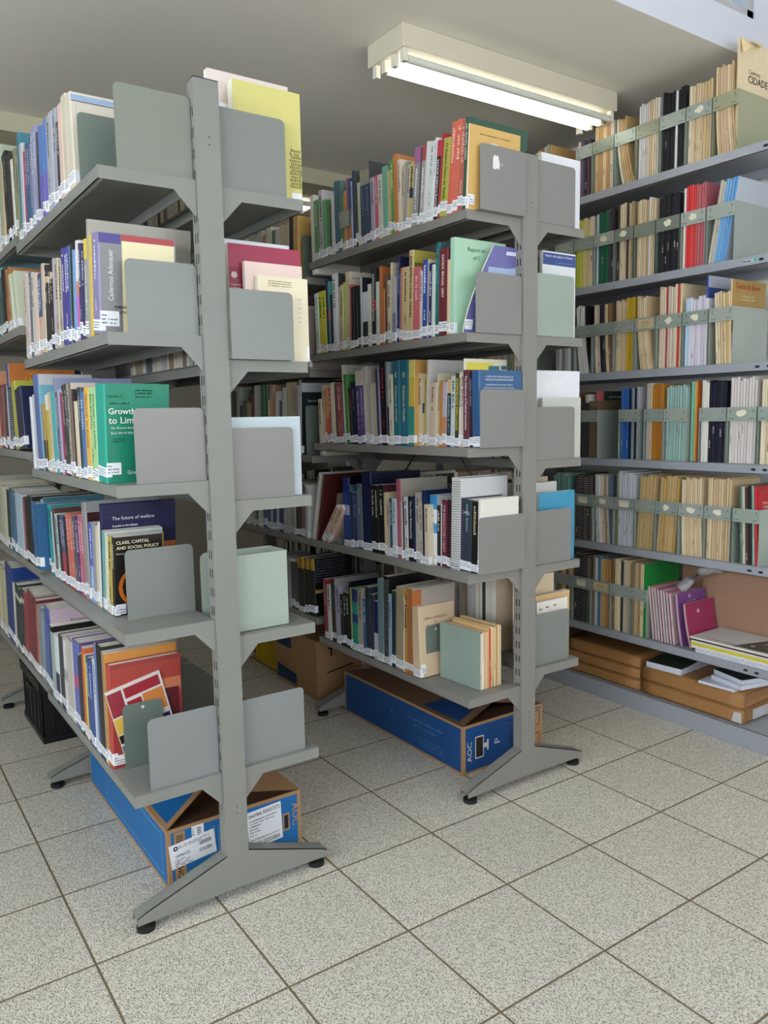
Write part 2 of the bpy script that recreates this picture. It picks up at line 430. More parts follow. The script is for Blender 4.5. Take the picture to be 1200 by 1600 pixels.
q = MB(); q.poly([(.052, -.0006, .128), (.066, -.0006, .126), (.070, -.0006, .132), (.078, -.0006, .126), (.082, -.0006, .142), (.074, -.0006, .170), (.066, -.0006, .166), (.060, -.0006, .171), (.053, -.0006, .160)])
q.poly([(.089, -.0006, .142), (.093, -.0006, .142), (.093, -.0006, .146), (.089, -.0006, .146)]); q.build('torn_sticker', mat('eceae6', .8), o)
bookend(XR, 1.745, .072, 1.949, .197, 'w', bl(0, 'middle', 'R'), corners='tr')
bookend(1.286, XL, .066, 1.574, .190, 'w', bl(1, 'middle', 'L'))
bookend(XR, 1.742, .070, 1.576, .207, 'l', 'pale green bookend plate right of the middle upright, second shelf')
bookend(1.290, XL, .050, 1.206, .188, 'w', bl(2, 'middle', 'L'))
bookend(XR, 1.752, .070, 1.154, .182, 'w', bl(2, 'middle', 'R'), corners='tr')
bookend(1.280, XL, .048, .789, .190, 'w', bl(3, 'middle', 'L'))
bookend(XR, 1.752, .080, .783, .192, 'w', bl(3, 'middle', 'R'))
bookend(1.287, 1.377, .345, .365, .188, 'd', 'small green bookend with a hole on the middle rack bottom shelf', hole=True)
bookend(XR, 1.755, .088, .411, .190, 'g', bl(4, 'middle', 'R'))
bookend(1.262, 1.40, 1.150, 1.151, .215, 'd', 'dark green bookend in the far bay of the middle rack, third shelf')
bookend(1.262, 1.40, 1.135, 1.898, .180, 'd', 'dark green bookend in the far bay of the middle rack, top shelf')

# ================================================================== books
def book(t, h, d, c, opts, name=None, thick=None):
    """root at the bottom near spine corner; spine towards -x, near cover towards -y"""
    hard = 'h' in opts or t > .036
    name = name or ('hardback_book' if hard else 'paperback_book')
    e = .0022 if hard else .0006
    top = h; root_cov = opts.get('cv', c)
    m = MB(); mats = [cover_mat(c), cover_mat(root_cov)]
    r = min(t*.32, .004) if hard else min(t*.12, .0012)
    out = [(0, r), (r*.3, r*.3), (r, 0), (d, 0)]
    i0 = [(d, e), (r+e*.3, e), (e, r+e*.4)]
    # cover: u-shaped section, spine slot 0, boards slot 1
    full = [(d, 0), (r, 0), (r*.3, r*.3), (0, r), (0, t-r), (r*.3, t-r*.3), (r, t), (d, t), (d, t-e), (max(r, e), t-e), (e, t-max(r, e)), (e, max(r, e)), (max(r, e), e), (d, e)]
    if t < .006: full = [(d, 0), (0, 0), (0, t), (d, t), (d, t-e), (e, t-e), (e, e), (d, e)]
    n = len(full); base = len(m.v)
    bands = [0, h]; cols = []
    tb = opts.get('top'); bb = opts.get('bot'); mb_ = opts.get('mid'); bd = opts.get('band')
    zs = [(0, h, 0)]
    if tb or bb or mb_ or bd:
        cuts = [0, .16*h, .30*h, .46*h, .60*h, .80*h, .87*h, h]; key = [0]*7
        if bb: mats.append(cover_mat(bb)); key[0] = key[1] = key[2] = len(mats)-1
        if tb: mats.append(cover_mat(tb)); key[5] = key[6] = len(mats)-1
        if mb_: mats.append(cover_mat(mb_)); key[3] = len(mats)-1
        if bd: mats.append(cover_mat(bd)); key[5] = len(mats)-1
        zs = [(cuts[i], cuts[i+1], key[i]) for i in range(7)]
    lv = [z[0] for z in zs] + [h]
    for z in lv: m.v += [(p[0], p[1], z) for p in full]
    for k, (a, b, mi) in enumerate(zs):
        for j in range(n):
            q = (j+1) % n; sp = full[j][0] <= r*1.01+1e-6 and full[q][0] <= r*1.01+1e-6
            m.f.append((base+k*n+j, base+k*n+q, base+(k+1)*n+q, base+(k+1)*n+j)); m.m.append(mi if sp else 1)
    m.f.append(tuple(base+j for j in range(n))[::-1]); m.m.append(1)
    m.f.append(tuple(base+len(zs)*n+j for j in range(n))); m.m.append(1)
    root = m.build(name, mats)
    ins = .003 if hard else 0
    pg = MB(); pg.box((e, e+.0001, ins), (d-(.003 if hard else .0004), t-e-.0001, h-ins)); pg.build('page_block', PAPER, root)
    if 'sp' in opts:
        sp = MB(); z = .008; hw = t*.5
        while z < h-.006:
            pts = [(.004+hw*.9*math.cos(a)*.55-.003, t/2+(hw+.0008)*math.sin(a), z+.0015*math.cos(a)) for a in [math.radians(g) for g in range(60, 301, 30)]]
            sp.tube(pts, .0007, 0, 5); z += .0085
        sp.build('spiral_binding', mat('1a1a1c' if lum(c) > .3 else 'c8c8cc', .4, .3, .5, 0), root)
    if 'nl' not in opts and t > .004:
        lb = MB(); z0 = R.choice((.003, .006, .008, .012, .016)); z1 = z0 + R.uniform(.024, .033)
        wy = min(.014, d*.2); k = .0003
        prof = [(wy, -k), (r*.5-k, -k), (-k, r*.5-k), (-k, t-r*.5+k), (r*.5-k, t+k), (wy, t+k)]
        i = len(lb.v)
        for z in (z0, z1): lb.v += [(a, b, z) for a, b in prof]
        for j in range(5): lb.f.append((i+j, i+j+1, i+6+j+1, i+6+j)); lb.m.append(0)
        for zz in (z1-.008, z1-.014, z1-.020):
            marks(lb, (-.0005, t-.001, zz), (0, -1, 0), (0, 0, 1), t-.002, .0028, 1)
        lb.build('spine_label', [LABEL, INK], root, recalc=False)
    tc = opts.get('t')
    if tc and len(tc) == 3: tc = ''.join(a*2 for a in tc)
    if tc and t > .007:
        tm = MB(); ln = h*.62; H = min(t*.62, .014); zt = h*(.93 if not tb else .76)
        if 'T' in opts:
            s = opts['T'].replace('__', '  ').replace('_', ' '); asp = glyphs(s)[2]
            L_ = min(ln+.02, asp*H*1.0); H = min(H, L_/asp*1.15)
            if opts.get('special') == 'brasilsp': zt = h*.985; L_ = h*.19
            if s.endswith('I') and 'Pr' in s:
                n_ = 'II' if s.endswith('II') else 'I'; put_text(tm, n_, (-.0006, t*.35, h*.80), (0, -1, 0), (0, 0, 1), -.0, .0) if 0 else None
                w_ = .006 if n_ == 'I' else .012
                t2 = MB(); put_text(t2, n_, (-.0006, t/2+w_/2, h*.80), (0, -1, 0), (0, 0, 1), w_, .018); t2.build('volume_number', mat(tc, .6, 0, .2, 0), root, recalc=False)
                s = s.rsplit(' ', 1)[0].strip(); zt = h*.70; L_ = h*.42; H = t*.25
            put_text(tm, s, (-.0006, t/2+H/2, zt), (0, 0, -1), (0, -1, 0), L_, H, 0, .0006)
        else:
            marks(tm, (-.0006, t/2+H*.35, zt), (0, 0, -1), (0, -1, 0), ln*.62, H*.75)
            if t > .014 and R.random() < .5:
                t2 = MB(); marks(t2, (-.0006, t/2+H*.2, h*.36), (0, 0, -1), (0, -1, 0), ln*.25, H*.5); t2.build('author_lettering', mat(tc, .6, 0, .2, 0), root, recalc=False)
        tm.build('spine_lettering', mat(tc, .6, 0, .2, 0), root, recalc=False)
    return root
def lum(h): a = lin(h); return .2*a[0]+.7*a[1]+.1*a[2]
def parse(s):
    o = {}
    for a in s:
        if '=' in a: k, v = a.split('=', 1); o[k] = v
        else: o[a] = 1
    return o

SHELVES = {}
SHELVES['A1'] = (0.131, 1.900, '''
1.1753 0.0407 0.298 0.044 1f2022 t=b9b9b0
1.1346 0.0407 0.298 0.044 1f2022 t=b9b9b0
1.1039 0.0308 0.276 -0.001 2c2b28
1.0731 0.0308 0.276 -0.001 2c2b28
1.0452 0.0279 0.243 -0.019 d8d8cc
1.0132 0.032 0.266 -0.056 8c8c63 t=3a3a30
0.9812 0.032 0.266 -0.056 8c8c63 t=3a3a30
0.9437 0.0375 0.323 -0.074 2f7f98 h cv=2f7f98 d=.19
0.9016 0.0421 0.279 -0.092 b9bdc4
0.8624 0.0392 0.245 -0.105 b5496e
0.8339 0.0285 0.259 -0.12 2c5f8f t=e8c8cc
0.8054 0.0285 0.251 -0.12 2c5f8f t=e8c8cc
0.7769 0.0285 0.259 -0.12 2c5f8f t=e8c8cc T=EUROPEAN_SOCIAL_POLICY
0.7405 0.0365 0.272 -0.12 8f93b8 t=e0e0ea
0.704 0.0365 0.272 -0.12 8f93b8 t=e0e0ea
0.6728 0.0313 0.245 -0.12 3a3c44
0.6404 0.0323 0.252 -0.12 4b78c8 bot=6a5fc0
0.6081 0.0323 0.244 -0.12 4b78c8 bot=6a5fc0
0.5757 0.0323 0.252 -0.12 4b78c8 bot=6a5fc0
0.5331 0.0426 0.248 -0.113 a9aea6 t=444444
0.4919 0.0413 0.246 -0.101 a9aabd
0.4518 0.04 0.242 -0.086 9c9fb0 t=555566
0.4194 0.0325 0.202 -0.072 2f3436 t=c0c0c0
0.3753 0.0441 0.234 -0.051 dcb9a8
0.329 0.0462 0.244 -0.024 cbbfa8 h
0.2741 0.0549 0.232 0.013 cfc4ae h cv=d6cbb8 d=.21 special=cream
''')
SHELVES['A2'] = (0.131, 1.523, '''
1.0191 0.0833 0.302 -0.069 b0475c top=2b86b0 cv=2b86b0 d=.19
0.9746 0.0445 0.27 -0.093 d9bfae t=8a5a50
0.9484 0.0261 0.261 -0.107 cdbfc0
0.9058 0.0426 0.265 -0.12 6a6c78 t=d0d0d0
0.8726 0.0333 0.26 -0.12 c9cbc8 t=444444
0.8443 0.0283 0.25 -0.12 d8c0ab
0.816 0.0283 0.25 -0.12 d8c0ab
0.785 0.0311 0.239 -0.12 3a4d7c t=dddde8 bot=d9a58c
0.7539 0.0311 0.239 -0.12 3a4d7c t=dddde8 bot=d9a58c
0.7163 0.0376 0.261 -0.12 c9b79a
0.6783 0.038 0.251 -0.12 2c2a2e band=cdb894 t=d8d2c0
0.6403 0.038 0.243 -0.12 2c2a2e band=cdb894 t=d8d2c0
0.6022 0.038 0.251 -0.12 2c2a2e band=cdb894 t=d8d2c0
0.5751 0.0271 0.252 -0.12 b8a9c0
0.5353 0.0398 0.246 -0.12 bcae97 t=3a3a3a
0.5031 0.0323 0.235 -0.12 b5a88f t=3a3a3a
0.4591 0.0439 0.26 -0.12 4b47a0 t=e8e8f0
0.4349 0.0243 0.255 -0.12 4a46a5 t=e8e8f0
0.4106 0.0243 0.255 -0.12 4a46a5 t=e8e8f0
0.3929 0.0177 0.255 -0.12 58a86a top=4fb0c8
0.3696 0.0233 0.254 -0.12 2f3034
0.3444 0.0251 0.235 -0.12 6fa0d8
0.3076 0.0368 0.252 -0.12 e6ddd8 bot=d45fc0 mid=e0824a
0.2858 0.0218 0.24 -0.12 35386a t=c8c8d8
0.2591 0.0267 0.233 -0.12 35386a t=c8c8d8
0.2226 0.0365 0.24 -0.12 9a9a98 top=e8c81f t=dddddd cv=d9c040
0.2023 0.0204 0.281 -0.12 a8a292 cv=a09b8b d=.26 nl
0.1822 0.02 0.241 -0.12 d8b828 cv=d8b020 d=.21 nl
0.1241 0.0581 0.237 -0.12 8a7fb0 cv=7d7e80 d=.19 t=e8e8f0 special=cadernos
''')
SHELVES['A3'] = (0.131, 1.157, '''
1.0022 0.0236 0.242 -0.007 d5d8dc
0.9786 0.0236 0.242 -0.007 d5d8dc
0.9445 0.0341 0.248 -0.0 c8ccd2
0.8704 0.0741 0.31 0.011 5a6fb0 cv=c8c8cc d=.17
0.8417 0.0287 0.275 0.015 6fb6d0
0.8169 0.0249 0.216 0.02 b38a38 bot=3a3020
0.792 0.0249 0.216 0.02 b38a38 bot=3a3020
0.7468 0.0452 0.241 0.023 b8b23a top=e0d8c8
0.7101 0.0367 0.247 0.024 d9b38c
0.6852 0.0249 0.248 0.024 3fb0b0
0.6603 0.0249 0.248 0.024 3fb0b0
0.6435 0.0167 0.287 0.024 8088b4 cv=8890b8 d=.23
0.6188 0.0247 0.244 0.023 5a5f6a t=c8c8d0
0.5785 0.0403 0.251 0.021 a9a6cf
0.5549 0.0236 0.241 0.02 b02a55
0.5266 0.0284 0.261 0.017 33383a t=b8b8b8
0.4988 0.0278 0.263 0.014 3a4042 t=b8b8b8
0.4764 0.0223 0.262 0.011 a89c88 t=444444
0.4496 0.0268 0.264 0.007 7a6c60 cv=c9b9a4 d=.2
0.434 0.0156 0.246 0.005 3f2a2a
0.3987 0.0353 0.212 -0.001 d8c9a6
0.3586 0.0401 0.248 -0.009 2f4a50 t=c0c8c8
0.323 0.0356 0.236 -0.017 4f74b0 t=e0e0e8
0.2767 0.0463 0.244 -0.029 e8b040 T=Growth_to_Limits t=6a3a20
0.2457 0.031 0.242 -0.047 9fd38f t=4a6a3a
0.2147 0.031 0.242 -0.047 9fd38f T=Growth_to_Limits t=4a6a3a
0.1413 0.0734 0.247 -0.071 18a890 cv=0b8a68 h d=.165 special=growth
''')
SHELVES['A4'] = (0.160, 0.789, '''
1.0838 0.0424 0.238 -0.024 b9d3da
1.0554 0.0283 0.248 -0.009 2f6a80 cv=2f6a80 d=.2
1.0129 0.0426 0.216 0.011 1f3f58 t=c8d0d8
0.9859 0.027 0.243 0.032 1e9a96 t=103a48 d=.17
0.9589 0.027 0.243 0.032 1e9a96 t=103a48 d=.17
0.9291 0.0298 0.223 0.041 c8cfc9
0.8948 0.0344 0.238 0.05 5a4038 cv=5a3a34 d=.2
0.8611 0.0337 0.222 0.056 a8c0c0 t=3a3a3a
0.8184 0.0427 0.22 0.061 22252a
0.7944 0.024 0.224 0.062 40507a bot=b03040 t=d0c8d8
0.7705 0.024 0.224 0.062 40507a bot=b03040 t=d0c8d8
0.7409 0.0296 0.225 0.061 22242c
0.6995 0.0413 0.237 0.05 d0604f t=f0d0c8
0.6582 0.0413 0.237 0.05 d0604f t=f0d0c8
0.6293 0.029 0.236 0.043 55585c t=c8c8c8
0.5967 0.0326 0.241 0.033 5a2a70 t=e8e0f0
0.5691 0.0275 0.245 0.012 c05a70 t=f0d8dc
0.5416 0.0275 0.245 0.012 c05a70 t=f0d8dc
0.5017 0.04 0.29 -0.006 8e8c8c d=.22 cv=98979a
0.4821 0.0196 0.263 -0.017 9a9896 cv=401820 d=.2
0.4463 0.0358 0.235 -0.037 4a5fd8 bot=8ab0e8 t=e0e8f8
0.4163 0.03 0.238 -0.056 8f9498
0.3942 0.0221 0.233 -0.071 cdbf98
0.3749 0.0193 0.247 -0.085 d8d8d8
0.3582 0.0167 0.299 -0.097 1f2150 cv=1f2150 d=.21 special=welfare h nl
0.3289 0.0293 0.226 -0.12 5fa79e cv=b8ccc8 d=.16
0.298 0.0309 0.218 -0.12 d8ceae
0.2711 0.0269 0.22 -0.12 b3a040 t=403820
0.2501 0.0209 0.22 -0.12 1e1a18 cv=1e1a18 d=.13 special=classcap t=d8d0c0
''')
SHELVES['A5'] = (0.131, 0.366, '''
0.904 0.0628 0.237 -0.051 9fb4b0 cv=c8ccd0 d=.21
0.8787 0.0253 0.241 -0.049 c8d8d4 bot=1f2a60
0.8534 0.0253 0.241 -0.049 c8d8d4 bot=1f2a60
0.7833 0.0702 0.25 -0.045 3a3c42 cv=30343c d=.21
0.7589 0.0244 0.252 -0.043 c8c8c8 mid=9a9a9c
0.7345 0.0244 0.252 -0.043 c8c8c8 mid=9a9a9c
0.657 0.0775 0.267 -0.04 bdb8b0 cv=9a8fb0 d=.2
0.5849 0.0721 0.279 -0.036 5a6ac0 cv=6a50a0 mid=c04a80 d=.18
0.56 0.0249 0.248 -0.035 30303a
0.5403 0.0196 0.257 -0.035 2a2f44
0.5114 0.029 0.281 -0.033 e0622f cv=e0622f
0.4955 0.0159 0.264 -0.033 d8c830
0.4586 0.0369 0.263 -0.03 2f4f9a t=e0e0f0
0.4218 0.0369 0.263 -0.03 2f4f9a t=e0e0f0
0.3834 0.0384 0.277 -0.028 c8ccd0 t=6a7a9a
0.3631 0.0202 0.328 -0.028 4a78c0 d=.2 cv=c8ccd8
0.3111 0.0521 0.332 -0.026 221e20 d=.2 cv=221e20
0.2959 0.0151 0.322 -0.025 9c7f78 d=.21 cv=a89080
0.2796 0.0163 0.32 -0.025 b58a3a cv=d9892b d=.2
0.2503 0.0294 0.294 -0.024 c23a34 cv=a83232 d=.2 special=brasil h
''')
SHELVES['B1a'] = (1.256, 1.950, '''
1.0204 0.0301 0.313 0.018 dcd8cc cv=dcd8cc d=.24
0.987 0.0333 0.235 0.018 4f9a5c t=c8d8c8
0.9797 0.0073 0.194 0.018 9a5a4a
0.9507 0.029 0.265 0.017 b5b5bc cv=b0b0b8 d=.2 t=505058
0.9256 0.025 0.222 0.017 5fae6e
0.9009 0.0247 0.215 0.017 4a8a5a
0.8869 0.014 0.195 0.017 39443c
0.8627 0.0242 0.22 0.016 d0d0c4
0.8388 0.0239 0.272 0.016 3f6a88
0.8219 0.0169 0.268 0.016 2f6a6a
0.8084 0.0134 0.266 0.016 4a7a7a
0.7938 0.0147 0.207 0.016 5a8a3a
0.7753 0.0185 0.22 0.016 c98a4a
0.7622 0.0131 0.263 0.016 a8606a
0.7395 0.0227 0.257 0.016 3a4f98 bot=d07a3a
0.7299 0.0096 0.242 0.016 a8b8d0 t=6a6a7a
0.7139 0.0159 0.279 0.016 2a3a6a
0.6969 0.0171 0.271 0.016 3f4a38
0.6762 0.0206 0.227 0.017 c8c8b4
0.6456 0.0306 0.262 0.017 33486a top=9a9680 t=7a90a8
0.6151 0.0306 0.262 0.017 33486a top=9a9680 t=7a90a8
0.6073 0.0078 0.285 0.017 2f303a cv=2f303a d=.24
0.5823 0.025 0.222 0.018 a9a4c4 t=6a6a8a
0.5589 0.0234 0.224 0.018 d0606c t=f0c0c0
0.53 0.0289 0.221 0.019 cfc6b8 t=8a8a7a
0.4988 0.0312 0.241 0.019 6aae90 cv=6aae90
0.4792 0.0196 0.219 0.02 c8b070
0.4598 0.0194 0.254 0.02 4a9a44 t=e0e8a0
0.4364 0.0235 0.263 0.021 d0762f cv=d0762f d=.2
0.4191 0.0173 0.241 0.022 d8ccb8 t=8a7a6a
''')
SHELVES['B1b'] = (1.256, 1.950, '''
0.4167 0.012 0.21 -0.101 c9b99a t=7a6a5a
0.399 0.0178 0.222 -0.102 9a9a90 cv=3f9a90 d=.15
0.3859 0.013 0.211 -0.103 b8b09a t=5a5a50
0.3646 0.0213 0.213 -0.105 c8b058 mid=26305a t=2a2a2a
0.3297 0.0349 0.251 -0.108 918e92 top=b0609a t=e8e8e8
0.3234 0.0063 0.245 -0.109 55565c
0.3017 0.0217 0.25 -0.111 a09c98 top=b04048 t=e8e8e8
0.2814 0.0202 0.254 -0.113 d8dad8
0.256 0.0254 0.248 -0.115 d0d4d4 t=9aa
0.2441 0.012 0.254 -0.117 dcdcdc t=99a0a4
0.2216 0.0225 0.241 -0.119 2a1c20 top=c83048 t=e8e0e0 T=SAÚDE-DEMOCRACIA
0.2158 0.0059 0.259 -0.12 c83048 cv=c83048 d=.17
0.1742 0.0416 0.238 -0.12 b0b03a t=26261c T=O_Sistema_Único_de_Saúde
0.149 0.0252 0.275 -0.12 e0604a t=f0c8b0
0.1238 0.0252 0.275 -0.12 e0604a t=f0c8b0
0.0992 0.0246 0.265 -0.1 b85a48 t=e0b0a0
0.0814 0.0178 0.271 -0.08 28523f cv=28523f d=.25 h t=a8c0b0 rail=.18
0.0723 0.0091 0.25 -0.05 e0d0a8 cv=d8a850 d=.215 special=yellowcover
''')
SHELVES['B2a'] = (1.256, 1.575, '''
1.0301 0.0323 0.257 0.049 2f6a9a t=c0d0e0
1.0023 0.0278 0.245 0.042 b8d4c4 t=7a9a8a
0.9731 0.0292 0.248 0.029 c8c42a t=3a3a10
0.9439 0.0292 0.248 0.029 c8c42a t=3a3a10
0.9263 0.0176 0.292 0.025 2c2c58
0.9112 0.0151 0.279 0.022 3fa08a mid=d07a3a
0.8909 0.0203 0.225 0.018 252a50
0.8635 0.0274 0.301 0.013 d8d8dc t=222222 cv=d8d8dc
0.8489 0.0147 0.302 0.011 dcdcdc cv=404044 d=.17
0.8321 0.0167 0.246 0.008 b8a090
0.8141 0.018 0.251 0.006 cdb98a t=4a4a3a
0.7984 0.0157 0.258 0.003 a8c040
0.7681 0.0303 0.294 -0.001 c8b890 cv=c8bfa4 d=.2 special=proposta
0.7576 0.0105 0.244 -0.002 d05a50
0.7368 0.0208 0.232 -0.004 221c20
0.7149 0.0219 0.233 -0.006 1a1a1e
0.6926 0.0223 0.229 -0.008 1e2028
0.6786 0.0141 0.259 -0.009 b0b8bc cv=252a38
0.6429 0.0357 0.202 -0.011 c8c8cc bot=2a2a2c
0.6169 0.026 0.226 -0.012 cfcfc0
0.5881 0.0288 0.276 -0.013 2a2a2c mid=b0303a t=e8e8e8 T=REPENSANDO_A_SAÚDE
0.5661 0.0221 0.227 -0.014 c0d0c0
0.5536 0.0125 0.279 -0.014 b8602c
0.5338 0.0198 0.197 -0.014 c06830
0.5166 0.0171 0.245 -0.014 6a5048
0.4954 0.0212 0.221 -0.013 cdbf98 t=4a4a3a
0.4852 0.0102 0.28 -0.013 c8c0a0 cv=b8b090
0.4627 0.0226 0.227 -0.012 b0a8a8 bot=7a7aa0
''')
SHELVES['B2b'] = (1.256, 1.575, '''
0.4465 0.0151 0.294 -0.039 26285a t=9a9ac0 cv=1a1c48 d=.15
0.4403 0.0061 0.237 -0.04 3a70b0
0.4281 0.0122 0.252 -0.04 d07850
0.3927 0.0354 0.251 -0.042 c8b078 t=4a4a3a
0.3665 0.0263 0.302 -0.042 c8b070 cv=b8a83a d=.165 t=3a3420 T=EPIDEMIOLOGIA_GERAL special=epidem h
0.3247 0.0418 0.239 -0.042 d0606a t=f0c8c8
0.3107 0.0139 0.224 -0.042 d0c4b8 t=555555
0.2857 0.025 0.257 -0.041 2a50b0 t=e0e8f8
0.2771 0.0087 0.256 -0.041 c8b8a0
0.2593 0.0178 0.241 -0.04 26306a t=d8d8e8
0.2441 0.0152 0.234 -0.039 c8d4c8
0.2231 0.021 0.301 -0.037 1f6a70 cv=1f6a70 d=.17 h t=4a9a9a
0.1772 0.0459 0.277 -0.033 7a2a32 cv=6a2430 d=.15 t=f0dcd8 T=SAÚDE_BRASIL_2007
0.1645 0.0127 0.236 -0.032 d8bc90
0.1416 0.0228 0.302 -0.029 a0d0b0 cv=a0d0b0 d=.22 special=report
''')
SHELVES['B3a'] = (1.275, 1.206, '''
1.0332 0.0266 0.24 0.019 d0bfa0 t=4a4a3a
1.0066 0.0266 0.24 0.019 d0bfa0 t=4a4a3a
0.9991 0.0075 0.223 0.021 c84a28
0.9716 0.0275 0.233 0.028 d89850 bot=e0602a
0.9547 0.0169 0.227 0.033 b04a50 t=e8c8c8
0.9221 0.0326 0.248 0.04 d8ccb0
0.9077 0.0143 0.246 0.043 5a4a30
0.8639 0.0438 0.244 0.049 a04448 t=e0c0b8
0.8549 0.0091 0.242 0.05 40506a
0.8431 0.0118 0.315 0.052 c8c4b4 cv=c0bcb0 d=.2
0.817 0.0261 0.276 0.054 3f8f3a
0.7987 0.0183 0.223 0.055 161a16 t=c04030
0.7566 0.0421 0.244 0.056 1a2040 t=6a7090
0.7299 0.0267 0.285 0.054 5a3f80 top=d0c8b0 t=b0a0c8
0.7031 0.0267 0.285 0.054 5a3f80 top=d0c8b0 t=b0a0c8
0.6789 0.0243 0.298 0.052 c8c0b0 cv=b8b4a8 d=.2
0.6477 0.0312 0.233 0.043 b0a894
0.6165 0.0312 0.233 0.043 b0a894
0.6043 0.0122 0.284 0.041 2a2440
0.5922 0.0121 0.285 0.039 8a80b0 cv=1f1c34
0.5533 0.0389 0.308 0.03 1a1018 t=b03040
0.5397 0.0136 0.307 0.026 8a9aa0 bot=26305a
0.514 0.0257 0.259 0.019 cfc4a8 t=6a6a5a
0.4739 0.0401 0.308 0.006 1a6a80 t=d8d8a0 h T=Práticas_de_Família__I
0.4237 0.0503 0.306 -0.013 1a6a80 t=d8d8a0 h T=Práticas_de_Família__II cv=1a6a80
0.3893 0.0343 0.303 -0.028 c8b030 bot=2a9080 top=d8c860 cv=c89040 d=.2
''')
SHELVES['B3b'] = (1.296, 1.206, '''
0.3962 0.0218 0.246 -0.009 6a3a28
0.3707 0.0255 0.255 -0.022 c8b898 t=6a6a5a
0.3567 0.014 0.252 -0.028 c8b080 mid=3a5070
0.3466 0.01 0.252 -0.032 b09a40 t=2a2a20
0.3345 0.0122 0.3 -0.036 c8c0b4 cv=c4c0bc d=.19
0.2909 0.0435 0.22 -0.046 c8b098 t=7a6a5a
0.2845 0.0064 0.25 -0.047 c8c4a0
0.2749 0.0096 0.225 -0.048 c8b078 t=5a4a3a
0.259 0.0159 0.225 -0.049 c07c30
0.2355 0.0235 0.22 -0.048 b0a8b8 bot=c87a5a
0.2148 0.0207 0.226 -0.045 26404a top=d0a878 t=8aa0a8
0.1909 0.0239 0.237 -0.04 b8c4c0 t=5a6a6a
0.1708 0.0201 0.245 -0.034 3a3830 t=d8c840 T=ENFERMIDADES_INFECCIOSAS
0.1593 0.0114 0.246 -0.03 d0c8a8 t=222222
0.147 0.0124 0.25 -0.025 c8b8a8 t=222222
0.144 0.003 0.291 -0.023 d8d4c0 cv=d8d4b8 d=.19 special=bn nl
0.1143 0.0297 0.253 -0.008 6a3040 t=e8e0e0 T=The_Dilemma_of_Medical_Innovation
0.0975 0.0168 0.249 0.002 2a2430 t=888898
0.0584 0.0391 0.249 0.03 2a5a90 cv=2a5a90 d=.188 special=medicina
''')
SHELVES['B4a'] = (1.268, 0.787, '''
0.8199 0.0494 0.285 0.02 2440a0 top=1a3090 mid=b8bcd0 t=5a6ac0 cv=10121c d=.2
0.8089 0.011 0.253 0.02 2a5078 cv=3a6080
0.7908 0.018 0.227 0.02 28305a
0.7653 0.0255 0.225 0.02 28407a t=8090c0
0.7277 0.0376 0.263 0.019 5a7078 t=a0b0b4
0.6606 0.0671 0.309 0.018 101c50 cv=0c1438 h d=.24
0.6355 0.0251 0.264 0.017 1c1c1e t=c0b8a0
0.6103 0.0251 0.264 0.017 1c1c1e t=c0b8a0
0.5757 0.0347 0.268 0.016 1a1a1c t=c8c8c0 cv=5a2030 d=.17
0.5574 0.0182 0.241 0.016 cdb890 cv=c8b890
0.5405 0.0169 0.212 0.015 c0b090 t=5a5a4a
0.5209 0.0196 0.221 0.014 2c5070 t=b0c0d0
0.4945 0.0265 0.222 0.014 b8c8d0 t=6a7a8a
0.4646 0.0299 0.296 0.012 b85a70 cv=a09a8c d=.22 h
0.4555 0.0091 0.214 0.012 c8b8b0
0.4448 0.0107 0.216 0.012 303238
0.421 0.0238 0.235 0.011 c8c8cc t=3a3a3a
0.3892 0.0318 0.239 0.009 1c1c24 t=d8d8d8 T=The_New_Relationship
0.3779 0.0113 0.243 0.009 202860
0.3514 0.0265 0.253 0.008 a8a49c t=6a6a6a
0.3363 0.0151 0.222 0.007 b8a880 t=5a4a3a
0.3248 0.0115 0.265 0.006 0c1c50 cv=0c1c50 d=.18
0.3001 0.0247 0.216 0.005 cfc0a0 t=6a5a4a
''')
SHELVES['B4b'] = (1.290, 0.787, '''
0.2845 0.0416 0.248 -0.008 d8dce0 top=2a90d8 mid=2a90d8 cv=b8bcc0 t=4a4a4a
0.2656 0.0189 0.215 -0.013 1c1c1e t=c8c8c8
0.2565 0.0091 0.221 -0.016 c8c4c0
0.2289 0.0276 0.237 -0.022 6a2038 t=e0b8b8 T=THE_REGULATORY_CRAFT
0.2115 0.0173 0.24 -0.025 401828
0.1582 0.0533 0.315 -0.031 d4d4d0 sp d=.21 cv=c8c8cc
0.1511 0.0071 0.251 -0.031 4a3850 cv=5a4a60 d=.18
0.102 0.0491 0.247 -0.031 30404e t=90a0a8 special=carl
0.0701 0.0319 0.245 -0.028 201c18 t=b0a888
0.0575 0.0126 0.252 -0.026 d8d4c8 cv=dcd8cc d=.17 special=white
''')
